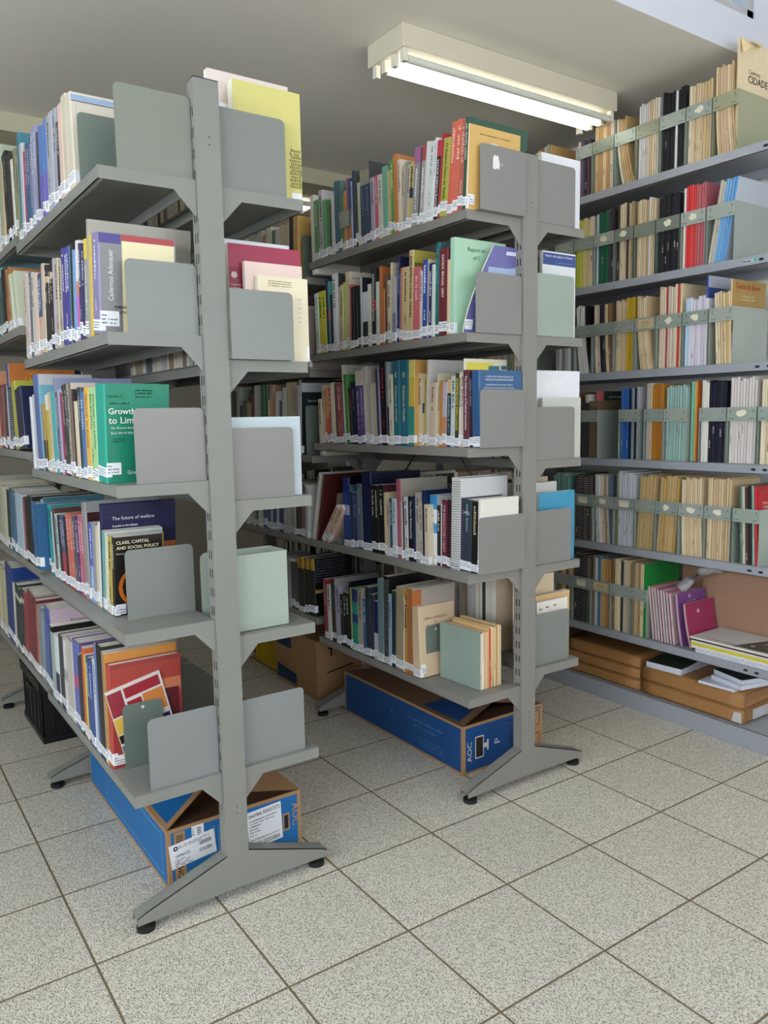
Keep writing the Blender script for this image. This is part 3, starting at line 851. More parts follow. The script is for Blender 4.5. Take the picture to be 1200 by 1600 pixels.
SHELVES['B5a'] = (1.256, 0.365, '''
0.9943 0.0317 0.259 0.041 a03040 t=d8b0b0
0.9657 0.0286 0.24 0.039 c8c4c0 t=3a3a3a
0.9279 0.0378 0.251 0.035 3a3430 t=6a6058 cv=2a2624
0.9236 0.0043 0.274 0.035 909498 cv=9a9ea0 d=.22
0.8908 0.0327 0.246 0.032 a8a0b8 t=5a5070
0.8653 0.0255 0.219 0.029 2a2830 t=9a9aa0
0.8416 0.0238 0.23 0.024 141414 t=c8c8c8
0.8178 0.0238 0.23 0.024 141414 t=c8c8c8
0.8096 0.0082 0.282 0.023 10162c cv=10162c d=.23
0.8014 0.0082 0.257 0.022 9ab040
0.7585 0.0429 0.256 0.017 1f9a80 top=2a3c90 mid=2a3c90
0.7197 0.0388 0.262 0.013 b0a890 t=5a5a5a
0.6956 0.0242 0.232 0.01 3a60a0 t=c8d0e0
0.6648 0.0307 0.283 0.006 2a3c50 cv=2a3a4a
0.6436 0.0212 0.257 0.003 3a3c44
0.6167 0.0269 0.234 -0.001 1a2470 bot=b8bcc4
0.5762 0.0404 0.33 -0.007 6a8a90
0.5438 0.0324 0.345 -0.012 1a1a1c sp cv=141414
0.5239 0.0199 0.279 -0.015 8ab0c8 t=4a6a80
0.5014 0.0225 0.298 -0.018 243848
0.4491 0.0523 0.317 -0.027 a89870 cv=a8a088 d=.19
0.4409 0.0081 0.291 -0.028 c8ccc0 t=3a4a5a
''')
SHELVES['B5b'] = (1.256, 0.365, '''
0.4223 0.0282 0.316 -0.032 d08828 t=5a3a10
0.388 0.0342 0.324 -0.002 b06a38 cv=a8988a band=c8682a d=.2 special=orange
0.3417 0.0463 0.263 0.039 d8b890 cv=d8b890 h d=.165 special=obras
''')
SHELVES['A1n'] = (0.131, 1.930, '''
1.4838 0.0296 0.345 -0.12 e4e4de
1.4542 0.0296 0.335 -0.12 e4e4de
1.4245 0.0296 0.345 -0.12 e4e4de
1.328 0.0965 0.345 -0.12 e4e4de cv=e4e4de d=.27
1.2703 0.0577 0.345 -0.12 9fb090 cv=9fb090 d=.2
1.2457 0.0246 0.279 -0.12 c9a878
1.2211 0.0246 0.279 -0.12 c9a878
''')
SHELVES['A2n'] = (0.131, 1.640, '''
1.5279 0.1131 0.303 -0.12 7fb0b8 cv=7fb0b8
1.4847 0.0432 0.207 -0.12 3a5a58
1.4416 0.0432 0.2 -0.12 3a5a58
1.3984 0.0432 0.207 -0.12 3a5a58
1.3595 0.0389 0.229 -0.082 1f2428
1.3206 0.0389 0.229 -0.082 1f2428
1.2875 0.0331 0.218 0.03 b8743a t=5a3010
1.2543 0.0331 0.211 0.03 b8743a t=5a3010
1.2212 0.0331 0.218 0.03 b8743a t=5a3010
1.186 0.0352 0.19 0.12 c8d0b0
1.1509 0.0352 0.184 0.12 c8d0b0
1.1157 0.0352 0.19 0.12 c8d0b0
''')
SHELVES['A3n'] = (0.131, 1.212, '''
1.7243 0.0345 0.309 -0.12 d08a60
1.6898 0.0345 0.3 -0.12 d08a60
1.6553 0.0345 0.309 -0.12 d08a60
1.6083 0.047 0.249 -0.12 8a4a4a
1.5613 0.047 0.241 -0.12 8a4a4a
1.5143 0.047 0.249 -0.12 8a4a4a
1.4749 0.0394 0.243 -0.096 2a2a2a
1.4295 0.0453 0.242 -0.049 c8ccc8
1.3918 0.0377 0.323 -0.01 3a5088 cv=c86a20 d=.24 special=catalogo
1.3616 0.0302 0.233 0.053 20242c sp
1.3314 0.0302 0.233 0.053 20242c sp
1.2586 0.0728 0.248 0.12 b0b030 cv=b0b030
1.15 0.1086 0.22 0.12 1a2450 cv=1a2450
''')
SHELVES['A4n'] = (0.131, 0.803, '''
2.006 0.0421 0.261 -0.12 a8a48c
1.9639 0.0421 0.254 -0.12 a8a48c
1.9218 0.0421 0.261 -0.12 a8a48c
1.7967 0.1251 0.271 -0.12 a8a48c cv=a8a48c h d=.22
1.7174 0.0794 0.251 -0.12 b8b498 cv=b8b498
1.6832 0.0342 0.239 -0.12 c8c4a8
1.649 0.0342 0.239 -0.12 c8c4a8
1.616 0.033 0.245 -0.12 1a2a30
1.583 0.033 0.245 -0.12 1a2a30
1.5016 0.0814 0.248 -0.1 2a6a88 cv=1a2a3a
1.4721 0.0294 0.233 -0.086 4a6a90
1.4427 0.0294 0.233 -0.086 4a6a90
1.3054 0.1373 0.244 -0.054 a0bccc cv=a0bccc
1.2677 0.0377 0.236 -0.046 a05050
1.203 0.0647 0.238 -0.031 1a1a20 cv=16161c d=.2
1.1284 0.0746 0.249 -0.015 17171c cv=121218 d=.22
1.0955 0.0329 0.231 0.006 1f5f98
1.0627 0.0329 0.224 0.006 1f5f98
1.0298 0.0329 0.231 0.006 1f5f98
''')
SHELVES['A5n'] = (0.131, 0.385, '''
2.1118 0.0641 0.286 -0.12 c8c09a
2.0477 0.0641 0.278 -0.12 c8c09a
1.9837 0.0641 0.286 -0.12 c8c09a
1.9276 0.0561 0.303 -0.104 c0b890
1.8716 0.0561 0.294 -0.104 c0b890
1.8155 0.0561 0.303 -0.104 c0b890
1.6704 0.1451 0.334 -0.097 1a3f90 cv=1a3f90 d=.2
1.6443 0.0261 0.274 -0.097 d0ccb8
1.6182 0.0261 0.274 -0.097 d0ccb8
1.5614 0.0567 0.28 -0.108 2a3a40 band=c8c8b8
1.5047 0.0567 0.271 -0.108 2a3a40 band=c8c8b8
1.4479 0.0567 0.28 -0.108 2a3a40 band=c8c8b8
1.367 0.0809 0.279 -0.119 a03a40 cv=b8b090 d=.17
1.2508 0.1162 0.293 -0.12 8a2a38 cv=a89880
1.2129 0.0379 0.282 -0.12 702830
1.1758 0.0371 0.267 -0.12 b06a50 cv=b06a50
1.1383 0.0375 0.268 -0.12 7a8a98
1.1008 0.0375 0.26 -0.12 7a8a98
1.0633 0.0375 0.268 -0.12 7a8a98
0.9885 0.0748 0.294 -0.12 4a60b0 cv=c0a8b8 band=3050b0 d=.2 special=ency
0.9558 0.0326 0.239 -0.12 17171a cv=17171a d=.22
''')
SHELVES['B1n'] = (1.256, 1.898, '''
1.7439 0.039 0.262 -0.056 d8c8a0
1.7049 0.039 0.254 -0.056 d8c8a0
1.6659 0.039 0.262 -0.056 d8c8a0
1.6153 0.0506 0.267 -0.062 a8aca0
1.5647 0.0506 0.259 -0.062 a8aca0
1.5141 0.0506 0.267 -0.062 a8aca0
1.4744 0.0397 0.237 -0.062 c88050
1.4485 0.0259 0.266 -0.061 c8c8b0
1.4226 0.0259 0.266 -0.061 c8c8b0
1.3845 0.0381 0.245 -0.06 5a7a6a
1.3409 0.0436 0.239 -0.058 c8c8c4
1.31 0.031 0.252 -0.052 c8b898
1.279 0.031 0.245 -0.052 c8b898
1.248 0.031 0.252 -0.052 c8b898
1.2153 0.0328 0.267 -0.05 1a1a1a
1.1693 0.0459 0.26 -0.045 d8a850 cv=d8a850 d=.2
''')
SHELVES['B2n'] = (1.256, 1.514, '''
1.3035 0.0462 0.298 -0.033 c8b898
1.2583 0.0453 0.313 -0.023 3a4a6a
1.214 0.0443 0.296 -0.014 c8c8c0
1.1706 0.0434 0.311 -0.005 5a3040
1.1281 0.0425 0.27 0.004 c0b090
1.093 0.035 0.254 0.012 9a8a80 bot=c05050
''')
SHELVES['B3n'] = (1.256, 1.151, '''
1.8939 0.0297 0.303 -0.068 3a4444
1.8642 0.0297 0.303 -0.068 3a4444
1.8302 0.034 0.313 -0.067 a8b0a4 cv=a8b0a4
1.7967 0.0335 0.229 -0.065 202c50
1.7708 0.0259 0.252 -0.062 5a6a48
1.745 0.0259 0.252 -0.062 5a6a48
1.7196 0.0253 0.239 -0.06 b0a080
1.6943 0.0253 0.239 -0.06 b0a080
1.6626 0.0317 0.284 -0.059 6a2a38
1.6382 0.0245 0.32 -0.057 c8c4b8
1.6137 0.0245 0.32 -0.057 c8c4b8
1.5935 0.0202 0.317 -0.056 b0b4a8
1.5549 0.0386 0.319 -0.054 2a6a44
1.5163 0.0386 0.319 -0.054 2a6a44
1.4994 0.0168 0.249 -0.054 c8b898
1.4629 0.0366 0.317 -0.053 c89a70
1.4399 0.023 0.249 -0.053 c0702a
1.4157 0.0242 0.285 -0.052 c8ccd0
1.3915 0.0242 0.285 -0.052 c8ccd0
1.3676 0.0238 0.242 -0.051 4a6070
1.3285 0.0392 0.299 -0.051 d0ccc0
1.3015 0.027 0.319 -0.051 b8b8b0
1.2776 0.0239 0.32 -0.051 c8b080
1.2537 0.0239 0.32 -0.051 c8b080
1.2114 0.0423 0.303 -0.051 b8b4b0 sp
1.1895 0.0219 0.326 -0.051 c8c8cc cv=1c2c2c d=.21 special=natural
''')
SHELVES['B4n'] = (1.256, 0.787, '''
1.7533 0.0393 0.235 -0.033 a8a898
1.7141 0.0393 0.228 -0.033 a8a898
1.6748 0.0393 0.235 -0.033 a8a898
1.6462 0.0286 0.235 -0.037 5a5a50
1.6209 0.0253 0.235 -0.041 c8c8bc
1.5956 0.0253 0.235 -0.041 c8c8bc
1.5573 0.0383 0.235 -0.047 3a5a98
1.519 0.0383 0.235 -0.047 3a5a98
1.4976 0.0214 0.235 -0.048 a8a8a0
1.4553 0.0423 0.235 -0.05 2a4a80
1.4293 0.026 0.235 -0.051 b0b0b0
1.4037 0.0256 0.235 -0.051 2a4080
1.3781 0.0256 0.235 -0.051 2a4080
1.3457 0.0324 0.235 -0.051 c8c8c4 sp
1.3133 0.0324 0.235 -0.051 c8c8c4 sp
1.289 0.0243 0.235 -0.05 b8b0a8 sp
1.2647 0.0243 0.235 -0.05 b8b0a8 sp
1.2408 0.0239 0.235 -0.049 2a2a2a
1.2078 0.033 0.235 -0.047 303438
1.1753 0.0325 0.235 -0.045 8a5a48
1.1478 0.0275 0.235 -0.043 c8c8c8 sp
''')
SHELVES['B5n'] = (1.256, 0.440, '''
1.462 0.0433 0.233 -0.037 8a8a88
1.4187 0.0433 0.226 -0.037 8a8a88
1.3753 0.0433 0.233 -0.037 8a8a88
1.3498 0.0256 0.229 -0.023 c8c8c8 sp
1.3242 0.0256 0.229 -0.023 c8c8c8 sp
1.2894 0.0348 0.221 -0.004 4a4a50
1.2547 0.0348 0.221 -0.004 4a4a50
1.1984 0.0563 0.253 0.012 141414 T=BRASIL t=1a1408 top=d8a020 special=brasilsp cv=141820
1.1653 0.0331 0.255 0.021 141414 T=BRASIL t=1a1408 top=c88a30 special=brasilsp cv=141820
1.1038 0.0615 0.256 0.038 141414 T=BRASIL t=1a1408 top=d8a020 special=brasilsp cv=141820 d=.2
''')

U = Vector((1, 0, 0)); V = Vector((0, 0, 1)); YN = -.0006
def ctext(root, items, c, name='cover_lettering'):
    mb = MB()
    for it in items:
        s, x, z, w_ = it[:4]; asp = glyphs(s)[2]; hh = w_/asp
        put_text(mb, s, (x, YN-.0002, z), U, V, w_, hh, 0, it[4] if len(it) > 4 else 0)
    return mb.build(name, mat(c, .6, 0, .2, 0), root, recalc=False)
def cpatch(root, rects, name='cover_panel'):
    mb = MB(); ms = []
    for k, (x, z, w_, h_, c) in enumerate(rects):
        patch(mb, (x, YN+.0001-.00005*k, z), U, V, w_, h_, k); ms.append(cover_mat(c))
    return mb.build(name, ms, root, recalc=False)
def cmarks(root, rows, c, name='cover_lettering'):
    mb = MB()
    for (x, z, ln, hh) in rows: marks(mb, (x, YN-.0002, z), U, V, ln, hh)
    return mb.build(name, mat(c, .6, 0, .2, 0), root, recalc=False)
def ring(root, cx, cz, rx, rz, wd, c, a0=0, a1=360, name='cover_picture'):
    mb = MB(); n = 28
    for k in range(n):
        a = math.radians(a0+(a1-a0)*k/n); b = math.radians(a0+(a1-a0)*(k+1)/n)
        wk = wd*(.5+.5*math.sin(math.pi*(k+.5)/n)) + .0006*(k % 3)
        mb.poly([(cx+rx*math.cos(a), YN-.0002, cz+rz*math.sin(a)), (cx+rx*math.cos(b), YN-.0002, cz+rz*math.sin(b)),
                 (cx+(rx-wk)*math.cos(b), YN-.0002, cz+(rz-wk)*math.sin(b)), (cx+(rx-wk)*math.cos(a), YN-.0002, cz+(rz-wk)*math.sin(a))])
    return mb.build(name, mat(c, .5, 0, .3, .2, 90), root, recalc=False)
def label_front(root, x, z, w_, h_):
    mb = MB(); patch(mb, (x, YN-.0004, z), U, V, w_, h_, 0)
    for k in (.66, .4, .15): marks(mb, (x+.003, YN-.0006, z+h_*k), U, V, w_*(.3 if k > .5 else .8), h_*.12, 1)
    return mb.build('call_number_label', [LABEL, INK], root, recalc=False)
def special(k, root, h, d):
    if k == 'growth':
        ctext(root, [('Growth', .010, h*.70, .066, .0004), ('to Limits', .010, h*.605, .084, .0004), ('The Western European Welfare States', .014, h*.545, .118), ('Since World War II', .014, h*.50, .062), ('Gruyter', .052, h*.075, .044), ('W', .026, h*.135, .007)], 'f2f4ee')
        ctext(root, [('Series C', .010, h*.865, .038), ('Volume 4', .018, h*.44, .030), ('Appendix', .018, h*.41, .030)], '064a3a')
        cmarks(root, [(.012, h*.80, .05, .004), (.078, h*.93, .045, .004), (.078, h*.90, .045, .004), (.078, h*.865, .045, .004)], '064a3a')
        label_front(root, .001, .022, .036, .030)
    elif k == 'welfare':
        cpatch(root, [(0, 0, d-.001, h*.60, 'c8622a')])
        ctext(root, [('The future of welfare', .030, h*.845, .118), ('A guide to the debate', .030, h*.775, .070, .0005)], 'e8e8f2')
        cmarks(root, [(.030, h*.70, .02, .003), (.030, h*.675, .09, .003)], 'b0b0cc')
    elif k == 'classcap':
        ctext(root, [('CLASS, CAPITAL', .006, h*.905, .088, .0007), ('AND SOCIAL POLICY', .006, h*.845, .114, .0007)], 'ead9b4')
        ctext(root, [('Norm', .006, h*.78, .020)], 'd8d0c0')
        ring(root, .066, h*.36, .056, h*.26, .010, 'd8702a', 80, 290); label_front(root, .001, .006, .028, .028)
    elif k == 'brasil':
        cpatch(root, [(.006, h*.60, d-.008, h*.36, 'b83a30'), (.006, h*.66, d-.008, h*.12, 'd8744a'), (d*.5, h*.36, d*.46, h*.32, '6a2028')])
        ctext(root, [('SISTEMA', d*.40, h*.34, .100, .0004), ('BRASIL', d*.46, h*.27, .086, .0004)], 'd8b890')
        label_front(root, .001, .010, .040, .028)
    elif k == 'cadernos':
        cpatch(root, [(.001, h*.90, .052, h*.095, '3f3490'), (.054, h*.935, d-.058, h*.06, 'b8282e'), (.056, .002, d-.060, h*.925, 'e4d6a0')])
        mb = MB(); s = 'Cadernos Adenauer'
        put_text(mb, s, (.034, YN-.0003, h*.34), (0, 0, 1), (-1, 0, 0), h*.50, .0125); mb.build('cover_lettering', mat('e8e8e8', .6), root, recalc=False)
        ctext(root, [('POBREZA', .036, h*.265, .034, .0004), ('POLÍTICA', .036, h*.215, .036, .0004)], '2a2a2a')
        label_front(root, .001, .020, .046, .036)
    elif k == 'yellowcover':
        cpatch(root, [(.004, .004, d-.008, h-.008, 'd8a850'), (d*.42, h*.55, .030, h*.28, 'd0ccb4'), (d*.45, h*.66, .012, h*.14, '5a7a3a')])
        cmarks(root, [(d*.2, h*.90, d*.6, .0035), (d*.25, h*.10, d*.4, .003)], '5a4a2a'); label_front(root, .001, .015, .026, .030)
    elif k == 'epidem':
        ctext(root, [('EPIDEMIOLOGIA', .006, h*.82, .125, .0008), ('GERAL', .006, h*.70, .052, .0008)], '1c1a14')
    elif k == 'report':
        ctext(root, [('Report on', .055, h*.86, .074), ('of C', .078, h*.79, .030)], '1a3a30')
    elif k == 'proposta':
        ctext(root, [('PROPOSTA', .014, h*.90, .070), ('DE', .045, h*.85, .014), ('TEXTO', .032, h*.80, .034)], '4a5a6a')
    elif k == 'bn':
        cpatch(root, [(.01, h*.72, d*.62, h*.24, 'd8c830'), (.01, h*.70, d*.7, h*.06, 'e0dcb0'), (d*.56, h*.875, d*.26, h*.05, '3a7a80'), (d*.86, h*.885, d*.13, h*.045, '3a6a88')])
        ctext(root, [('BN', .05, h*.655, .022)], '4a4a42'); cmarks(root, [(d*.5, h*.83, .05, .003)], '6a6a5a')
    elif k == 'medicina':
        ctext(root, [('A MEDICINA TRADICIONAL E OS', .028, h*.905, .122), ('SISTEMAS MUNICIPAIS DE SAÚDE', .026, h*.865, .122), ('HUMANIZAÇÃO DO PARTO SOB O', .028, h*.795, .118), ('ENFOQUE DO PATRIMÔNIO CULTURAL', .020, h*.755, .134)], 'e0e4ea')
    elif k == 'carl':
        mb = MB(); put_text(mb, 'CARL', (-.0008, .054, h*.80), (0, -1, 0), (0, 0, 1), .045, .009); mb.build('spine_lettering', mat('e0e4e8', .6), root, recalc=False)
    elif k == 'white':
        cmarks(root, [(.02, h*.72, .09, .004)], '8a8478')
    elif k == 'obras':
        ctext(root, [('OBRAS COMPLETAS', .022, h*.80, .108), ('DE', .07, h*.745, .010), ('RUI BARBOSA', .034, h*.69, .085)], '6a4a34')
        label_front(root, .001, .014, .024, .036)
    elif k == 'orange':
        cpatch(root, [(.001, h*.02, .04, h*.96, 'c8682a'), (.041, h*.02, d-.045, h*.96, 'b0a298')])
    elif k == 'catalogo':
        ctext(root, [('CATÁLOGO', .060, h*.87, .100), ('Un', .060, h*.79, .03)], 'e8b030')
    elif k == 'cream':
        cpatch(root, [(.002, h*.925, d-.003, h*.05, '8fb0d8'), (.002, h*.905, d-.003, .003, '5a6a80'), (.014, .004, .001, h*.87, 'b8a890')])
    elif k == 'ency':
        ctext(root, [('Encyclopedia', .072, h*.80, .090), ('SOCIAL', .080, h*.68, .085)], '2a2a34')
    elif k == 'natural':
        cpatch(root, [(.02, .002, d-.024, h*.78, '1c2c2c'), (.002, h*.84, d-.004, h*.12, 'c0c0c8')])
        ctext(root, [('Natural family', .032, h*.70, .080), ], 'd0d8d8')
    elif k == 'brasilsp':
        cmarks(root, [(.006, h*(.95-.045*j), d*.8, .003) for j in range(9)], '8a909a')
        cpatch(root, [(.004, h*.40, d*.5, h*.06, 'b89040')])
KNOWN = {'cream': 'large cream book with a blue band across the cover top', 'growth': 'green hardback titled Growth to Limits', 'welfare': 'navy book titled The future of welfare', 'classcap': 'black book titled Class, Capital and Social Policy',
 'brasil': 'large red book with a flame-textured cover', 'cadernos': 'grey and cream book titled Cadernos Adenauer', 'yellowcover': 'yellow-covered book with a small picture',
 'epidem': 'olive hardback titled Epidemiologia Geral', 'report': 'pale green book whose cover begins Report on', 'proposta': 'cream book whose cover begins Proposta',
 'bn': 'tall cover with yellow wash and teal bar', 'medicina': 'blue book about traditional medicine and birth', 'carl': 'thick slate blue-grey volume with spaced capitals',
 'white': 'white-covered book against the bookend', 'obras': 'worn beige book titled Obras Completas', 'orange': 'orange and grey covered thick book', 'catalogo': 'tall orange book titled Catálogo',
 'ency': 'lilac and blue encyclopedia volume', 'natural': 'white and dark green wire-bound book'}
PLACES = {'A': 'left', 'B': 'middle'}
def shelf_books(key_list, rk, lvl, bay):
    rows = []
    for k in key_list:
        x, z, txt = SHELVES[k]
        for ln in txt.strip().split('\n'):
            a = ln.split(); zz = z
            if bay == 'near' and float(a[0]) > 1.01:      # past the middle upright: on the next bay's shelf
                zf = SHELVES[rk + str(lvl+1) + 'n'][1]
                if abs(zf-z) > .06: continue
                zz = zf
            rows.append((float(a[0]), float(a[1]), float(a[2]), float(a[3]), a[4], parse(a[5:]), x, zz))
    rows.sort(key=lambda r: r[0])
    for n, (y, wd, h, tl, c, o, x, z) in enumerate(rows):
        t = max(.0028, wd*math.cos(tl) - .0007)
        d = float(o['d']) if 'd' in o else min(.215, max(.12, h*(.62 + .12*R.random())))
        root = book(t, h, d, c, o)
        root.location = (x + R.uniform(0, .003), y, z + .0006 + (t*math.sin(tl) if tl > 0 else 0)); root.rotation_euler = (-tl, 0, 0)
        sp = o.get('special')
        if sp: special(sp, root, h, d)
        size = 'thick' if t > .036 else 'slim' if t < .013 else 'tall' if h > .285 else 'small' if h < .225 else 'standard'
        kind = 'wire-bound book' if 'sp' in o else 'hardback' if ('h' in o or t > .036) else 'paperback'
        if size == 'standard': size = 'mid-sized'
        where = '%s from right, %s shelf, %s bay, %s rack' % (ordinal(n+1), N5[lvl], bay, PLACES[rk])
        if sp in KNOWN: lab = KNOWN[sp] + ', %s shelf, %s rack' % (N5[lvl], PLACES[rk])
        elif sp == 'brasilsp': lab = 'black and yellow Brasil volume, ' + where
        else: lab = '%s %s %s, %s' % (size, cname(c), kind, where)
        tag(root, lab, 'book', 'books on the %s shelf in the %s bay of the %s rack' % (N5[lvl], bay, PLACES[rk]))
for lvl, ks in enumerate((['A1'], ['A2'], ['A3'], ['A4'], ['A5'])): shelf_books(ks, 'A', lvl, 'near')
for lvl, ks in enumerate((['A1n'], ['A2n'], ['A3n'], ['A4n'], ['A5n'])): shelf_books(ks, 'A', lvl, 'far')
for lvl, ks in enumerate((['B1a', 'B1b'], ['B2a', 'B2b'], ['B3a', 'B3b'], ['B4a', 'B4b'], ['B5a', 'B5b'])): shelf_books(ks, 'B', lvl, 'near')
for lvl, ks in enumerate((['B1n'], ['B2n'], ['B3n'], ['B4n'], ['B5n'])): shelf_books(ks, 'B', lvl, 'far')

# ---- books on the aisle side of both racks (spines away from the viewer)
def rbook(xs, y, z, t, h, d, c, lab, o=None, grp=None):
    o = o or {}; o['nl'] = o.get('nl', 1)
    root = book(t, h, d, c, o); root.rotation_euler = (0, 0, math.pi); root.location = (xs, y+t, z+.0006)
    tag(root, lab, 'book', grp); return root
def front_of(root, t, d, h):
    """an anchor turned so that cover art faces the viewer on an aisle-side book"""
    e = bpy.data.objects.new('cover_art', None); return e
def rcover(root, t, d, rects=(), texts=(), mk=(), name='cover_panel'):
    mb = MB(); ms = []
    # local frame is rotated half a turn: the viewer sees local y = t, u runs along -x
    for k, (x, z, w_, h_, c) in enumerate(rects):
        patch(mb, (d-x, t+.0003+.0001*k, z), (-1, 0, 0), V, w_, h_, k); ms.append(cover_mat(c))
    if rects: mb.build(name, ms, root, recalc=False)
    for (s, x, z, w_, c) in texts:
        q = MB(); put_text(q, s, (d-x, t+.0010, z), (-1, 0, 0), V, w_, w_/glyphs(s)[2]); q.build('cover_lettering', mat(c, .6, 0, .2, 0), root, recalc=False)
    for (x, z, ln, hh, c) in mk:
        q = MB(); marks(q, (d-x, t+.0010, z), (-1, 0, 0), V, ln, hh); q.build('cover_lettering', mat(c, .6, 0, .2, 0), root, recalc=False)
b = rbook(.690, .10, 1.893, .030, .287, .197, 'd8cf5a', 'yellow worn book with an engraved figure band, aisle side of left rack top shelf', {'cv': 'd2c96a'})
rcover(b, .030, .197, [(.165, 0, .030, .028, 'e8ecf2')], [], [(.168, .006, .02, .003, '6a6a6a')] + [(.160+.004*(j % 2), .04+j*.0085, .034, .008, '8f8858') for j in range(12)])
rbook(.684, .155, 1.893, .022, .322, .235, 'e0d0c8', 'tall pinkish white book, aisle side of left rack top shelf')
rbook(.52, .135, 1.893, .016, .235, .10, 'e4e4ee', 'small white booklet beside the yellow book, aisle side, left rack top shelf')
b = rbook(.680, .068, 1.466, .016, .222, .150, 'e4d4a8', 'cream book with printed lines on its back, aisle side, left rack second shelf', {'cv': 'e6d8b4'})
rcover(b, .016, .150, [(.142, .002, .008, .04, 'e4e6ee')], [], [(.03, .208, .07, .0025, '8a7a5a'), (.03, .202, .07, .0025, '8a7a5a'), (.03, .196, .07, .0025, '8a7a5a')] + [(.118, .165-.012*j, .010, .002, '8a7a5a') for j in range(6)])
rbook(.676, .090, 1.466, .014, .259, .172, 'e6c8bc', 'pale pink book between the cream and crimson ones, left rack second shelf')
b = rbook(.684, .112, 1.466, .022, .306, .215, 'a82a48', 'glossy crimson book with a round emblem, aisle side, left rack second shelf', {'cv': 'b02e4e'})
q = MB(); q.cyl((.200, .225), .0085, 'y', .0222, .0226, 0, 16); q.build('cover_emblem', mat('d8c8c8', .5), b)
rcover(b, .022, .215, [(.0, .0, .036, .245, '9a2038')], [], [(.006, .198, .026, .003, 'e0c0c8'), (.006, .190, .026, .003, 'e0c0c8')])
rbook(.665, .14, 1.466, .018, .322, .200, 'dcdfe6', 'white booklet behind the crimson book, aisle side, left rack second shelf')
rbook(.650, .078, 1.099, .024, .218, .215, 'b4c4cc', 'pale blue book behind the aisle-side bookend, left rack third shelf', {'cv': 'b8c8d0'})
rbook(1.800, .10, 1.949, .030, .236, .190, 'e4e4ee', 'tall white document box-like book behind the bookend, middle rack top shelf', {'cv': 'e4e4ec'})
b = rbook(1.782, .100, 1.576, .012, .290, .165, 'd8dce0', 'booklet with a blue heading behind the pale green bookend, middle rack', {'cv': 'dce0e2'})
rcover(b, .012, .165, [(.002, .245, .161, .040, '2a4a98'), (.03, .20, .06, .012, '90c0c8')], [('empre um passo à frente.', .012, .268, .138, 'f0f2f8'), ('Central de Relacionamento', .065, .252, .085, '90a0d0')])
rbook(1.812, .095, 1.154, .014, .214, .195, 'c8c8be', 'cream frame-like folder behind the bookend, middle rack third shelf', {'cv': 'c4c6bc'})
b = rbook(1.838, .125, 1.154, .030, .310, .225, 'e4e4ec', 'stack of white paper standing behind the cream folder, middle rack third shelf', {'cv': 'e6e6ee'})
b = rbook(1.796, .105, .783, .026, .250, .185, '2a9ac8', 'blue book with orange lower edge, aisle side, middle rack fourth shelf', {'cv': '2a9ac8', 'bot': 'd08a3a'})
b = rbook(1.770, .110, .411, .010, .226, .160, 'e4dccc', 'cream folder with three rounded tabs, aisle side, middle rack bottom shelf', {'cv': 'e8e2d4'})
rcover(b, .010, .160, [(.012, .196, .016, .006, '8a8070'), (.045, .200, .016, .006, '8a8070'), (.085, .202, .016, .006, '8a8070')])
rbook(1.800, .128, .411, .024, .245, .190, 'd8a868', 'tan folder behind the cream tabbed folder, middle rack bottom shelf', {'cv': 'dcae74'})
rbook(1.835, .24, .411, .030, .290, .190, 'e8c8a0', 'tall peach folder, aisle side, middle rack bottom shelf', {'cv': 'ecd0a8'})
# rows of page edges seen through the gaps between the two sides
PAL_SHADE = ['5a4a44', '3a3634', '4a4238', '6a6458', '2a3038', '54504a', '7a6c5c', '3a4450']  # far-bay covers: deep shade between the shelves put into the colours
PALW = ['dcdce4', 'd8d4dc', 'e0dce4', '8a4a4a', 'c8a080', '2a3a30', 'c8b090', 'dcd8e0']
PAL = ['d8d4cc', 'c8b090', 'b8a888', 'd8d8de', '9a8a78', '5a4a48', 'c8c8c4', '6a7a88', 'b09070', 'e0dccc']
def back_row(rk, lvl, bay, xs, z, y0, y1, hs, thick=(.02, .045)):
    y = y0; n = 0
    while y < y1:
        t = R.uniform(*thick); h = R.uniform(*hs); c = R.choice(PAL_SHADE if bay == 'far' else PALW if (rk == 'B' and lvl == 4) else PAL); n += 1
        rbook(xs-R.uniform(0, .02), y, z, t-.001, h, R.uniform(.15, .19), c, '%s book facing the aisle, %s of its row, %s shelf, %s bay, %s rack' % (cname(c), ordinal(n), N5[lvl], bay, PLACES[rk]), {}, 'books turned to the far aisle of the %s rack' % PLACES[rk]); y += t
back_row('A', 0, 'near', .645, 1.893, .30, .95, (.20, .27)); back_row('A', 1, 'near', .655, 1.466, .19, .95, (.22, .30))
back_row('A', 2, 'near', .640, 1.099, .45, .95, (.19, .24))
for lv, zz in enumerate((1.893, 1.466, 1.099, .734, .362)): back_row('A', lv, 'far', .645, zz, 1.30, 1.95, (.22, .31))  # far-bay rows of both racks, added to block light from beyond
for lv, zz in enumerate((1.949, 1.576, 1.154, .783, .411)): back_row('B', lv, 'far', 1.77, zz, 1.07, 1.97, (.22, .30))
back_row('B', 1, 'near', 1.77, 1.576, .30, .95, (.20, .27)); back_row('B', 2, 'near', 1.77, 1.154, .25, .95, (.22, .29))
back_row('B', 3, 'near', 1.77, .783, .16, .95, (.24, .31), (.010, .03)); back_row('B', 4, 'near', 1.78, .411, .30, .95, (.28, .34), (.010, .028))

